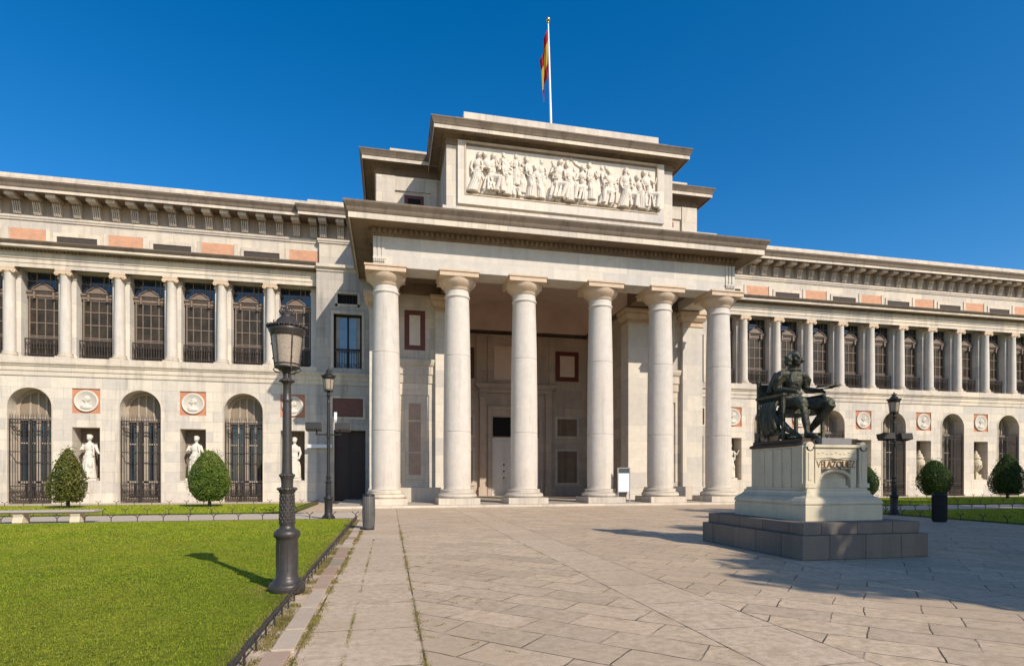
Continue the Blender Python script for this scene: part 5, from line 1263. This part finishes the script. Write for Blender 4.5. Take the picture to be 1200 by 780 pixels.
# legs: puffed breeches, boots
SE(mb, (0,.03,.50), (.20,.17,.11))
ST(mb, [(-.10,.02,.51),(-.15,-.20,.54),(-.17,-.40,.565),(-.17,-.44,.55)], [.10,.105,.085,.07]); SE(mb, (-.17,-.42,.55),(.075,.075,.075))
ST(mb, [(-.17,-.44,.55),(-.172,-.455,.46),(-.172,-.49,.36),(-.172,-.50,.28),(-.175,-.535,.12),(-.175,-.55,.06)], [.078,.054,.050,.056,.036,.036])
ST(mb, [(-.175,-.52,.05),(-.18,-.62,.05),(-.19,-.72,.035),(-.195,-.76,.03)], [.045,.042,.038,.02]); 
for k in range(5): SE(mb, (-.17+.05*math.cos(k*1.3),-.44+.05*math.sin(k*1.3),.49), (.035,.035,.03))
ST(mb, [(.10,.02,.51),(.20,-.20,.535),(.29,-.42,.56),(.30,-.46,.54)], [.10,.105,.085,.07]); SE(mb, (.29,-.44,.545),(.075,.075,.07))
ST(mb, [(.30,-.46,.54),(.28,-.38,.43),(.25,-.28,.32),(.21,-.15,.18),(.20,-.12,.12)], [.08,.064,.066,.045,.042])
ST(mb, [(.20,-.11,.08),(.21,-.22,.055),(.22,-.33,.03)], [.045,.04,.025])
o = mb.build('figure', M['bronze'], st, world=False); remesh(o, .0155, 1)
# hair: wide curls
mb = MB(); rr = random.Random(9)
for i in range(150):
    a = rr.uniform(0,2*PI); ph = rr.uniform(-.6,1.4)
    v = Vector((math.cos(a)*math.cos(ph), math.sin(a)*math.cos(ph), math.sin(ph)))
    if v.y < -.10 and v.z < .62 and abs(v.x) < .80: continue
    if v.y < -.45 and v.z < .80: continue
    r = Vector((.090,.080,.085)); 
    if v.z < .25: r = Vector((.125,.085,.11))
    SE(mb, hc+Vector((v.x*r.x, v.y*r.y+.02, v.z*r.z)), (rr.uniform(.016,.028),)*3)
SE(mb, hc+Vector((0,.03,.035)), (.088,.088,.082))
for q in (-1,1):
    for k in range(9): SE(mb, hc+Vector((q*rr.uniform(.085,.125), rr.uniform(-.03,.06), rr.uniform(-.09,.03))), (.03,.03,.034))
o = mb.build('hair', M['bronze'], st, world=False); remesh(o, .016, 0)
# cloak hanging from shoulders over the chair and down to the base
mb = MB()
ST(mb, [(-.20,.08,1.06),(-.26,.12,.9),(-.30,.14,.75)], [.05,.05,.05])
# folds spilling over the right arm of the chair and pooled behind the legs
for k in range(7):
    u = k/6; x0 = -.37+.02*math.sin(k*2); y0 = .22-u*.30
    ST(mb, [(x0+.05,y0,.60),(x0,y0,.50),(x0-.03,y0-.02,.36),(x0-.03,y0-.05+.02*math.sin(k*2.9),.20),(x0+.02*math.sin(k*1.9),y0-.08,.04+.02*k)], [.035,.04,.032,.03,.022], 8)
ST(mb, [(-.30,.05,.44),(-.34,-.12,.34),(-.30,-.30,.15),(-.20,-.42,.05)], [.05,.045,.05,.03], 10)
ST(mb, [(-.25,.1,.44),(-.3,-.05,.24),(-.34,-.18,.08),(-.15,-.3,.04)], [.04,.035,.05,.03], 10)
ST(mb, [(.24,.1,.6),(.34,.12,.5),(.36,.1,.3),(.33,.1,.05)], [.05,.05,.045,.05])
SE(mb, (.02,-.10,.04), (.22,.20,.045)); SE(mb, (-.2,-.34,.03), (.14,.12,.035))
for k in range(7): SE(mb, (-.25+rr.uniform(-.05,.25), -.15+rr.uniform(-.2,.2), rr.uniform(.03,.06)), (.07,.05,.04))
o = mb.build('cloak', M['bronze'], st, world=False); remesh(o, .022, 1)
# chair
mb = MB(); k_ = S
def cb(x,y,z,w,d,h): mb.cbox(x*S,y*S,z*S,w*S,d*S,h*S)
cb(0,.02,.43,.66,.56,.07)
for q in (-1,1):
    cb(q*.34,.34,.46,.05,.05,.92); cb(q*.34,-.24,.34,.045,.045,.68); cb(q*.34,.05,.68,.07,.66,.04); cb(q*.34,.05,.10,.045,.55,.05); mb.ell((q*.34*S,.34*S,.94*S),(.04*S,.04*S,.05*S))
mb.build('chair', M['bronze'], st, world=False, bevel=.012)
mb = MB(); cb(0,.345,.74,.64,.04,.30); mb.tube([(-.33*S,.345*S,.895*S),(.33*S,.345*S,.895*S)], .03*S, 8)
mb.build('chair_back', M['bronze'], st, world=False, bevel=.012)
# palette and brushes
mb = MB(); n = 22; top = []; bot = []
for k in range(n):
    a = 2*PI*k/n; r = 1+.12*math.cos(a*2+.6)-.18*math.exp(-((a-4.4)**2)*3)
    x, y = (.28+.12*r*math.cos(a))*S, (-.42+.19*r*math.sin(a))*S; z = (.80+.10*(x/S-.3)+.04*(y/S+.5))*S
    top.append((x,y,z+.012)); bot.append((x,y,z-.012))
mb.add(top+bot, [tuple(range(n)), tuple(range(n,2*n))[::-1]]+[(i,(i+1)%n,n+(i+1)%n,n+i) for i in range(n)])
mb.build('palette', plain('bronze_palette', (.15,.115,.07), .5, .4), st, world=False)
mb = MB()
for k in range(4): mb.tube([SV((.20+.02*k,-.30,.77)), SV((.24+.03*k,-.56-.02*k,.745+.015*k))], .010, 5)
mb.build('brush', M['bronze'], st, world=False); mb = MB()
mb.tube([SV((-.20,-.28,.80)), SV((-.14,-.48,.70)), SV((-.12,-.54,.67))], [.011,.011,.004], 6)
mb.build('brush', M['bronze'], st, world=False)

# ------------------------------------------------------------------ world, sun, camera
w = bpy.data.worlds.new('World'); sc.world = w; w.use_nodes = True; nt = w.node_tree
az = math.atan2(.49, .872); el = R(37)     # the sun stands behind the camera, to the right
sky = nt.nodes.new('ShaderNodeTexSky'); sky.sky_type = 'NISHITA'; sky.sun_disc = False; sky.sun_elevation = el
sky.sun_rotation = PI-az; sky.altitude = 600; sky.air_density = 1.0; sky.dust_density = 1.1; sky.ozone_density = 2.0
bg = nt.nodes['Background']; hs = nt.nodes.new('ShaderNodeHueSaturation'); hs.inputs['Saturation'].default_value = 1.46; hs.inputs['Hue'].default_value = .501; hs.inputs['Value'].default_value = 1.
nt.links.new(sky.outputs[0], hs.inputs['Color']); nt.links.new(hs.outputs[0], bg.inputs[0]); bg.inputs[1].default_value = .165
sun = bpy.data.lights.new('sun', 'SUN'); sun.energy = 5.0; sun.angle = R(.5); sun.color = (1.0,.905,.78)
so = bpy.data.objects.new('sun', sun); col.objects.link(so)
d = Vector((-math.sin(az)*math.cos(el), math.cos(az)*math.cos(el), -math.sin(el)))
so.rotation_euler = d.to_track_quat('-Z', 'Y').to_euler()
cam = bpy.data.cameras.new('camera'); co = bpy.data.objects.new('camera', cam); col.objects.link(co); sc.camera = co
cam.sensor_width = 36; cam.lens = 36*667/1200; cam.shift_y = 168/1200; cam.clip_end = 2000; cam.clip_start = .05
co.location = (0,0,1.6); co.rotation_euler = (PI/2, 0, -R(12.12))
sc.view_settings.view_transform = 'Standard'; sc.view_settings.look = 'None'; sc.view_settings.exposure = 0; sc.view_settings.gamma = 1
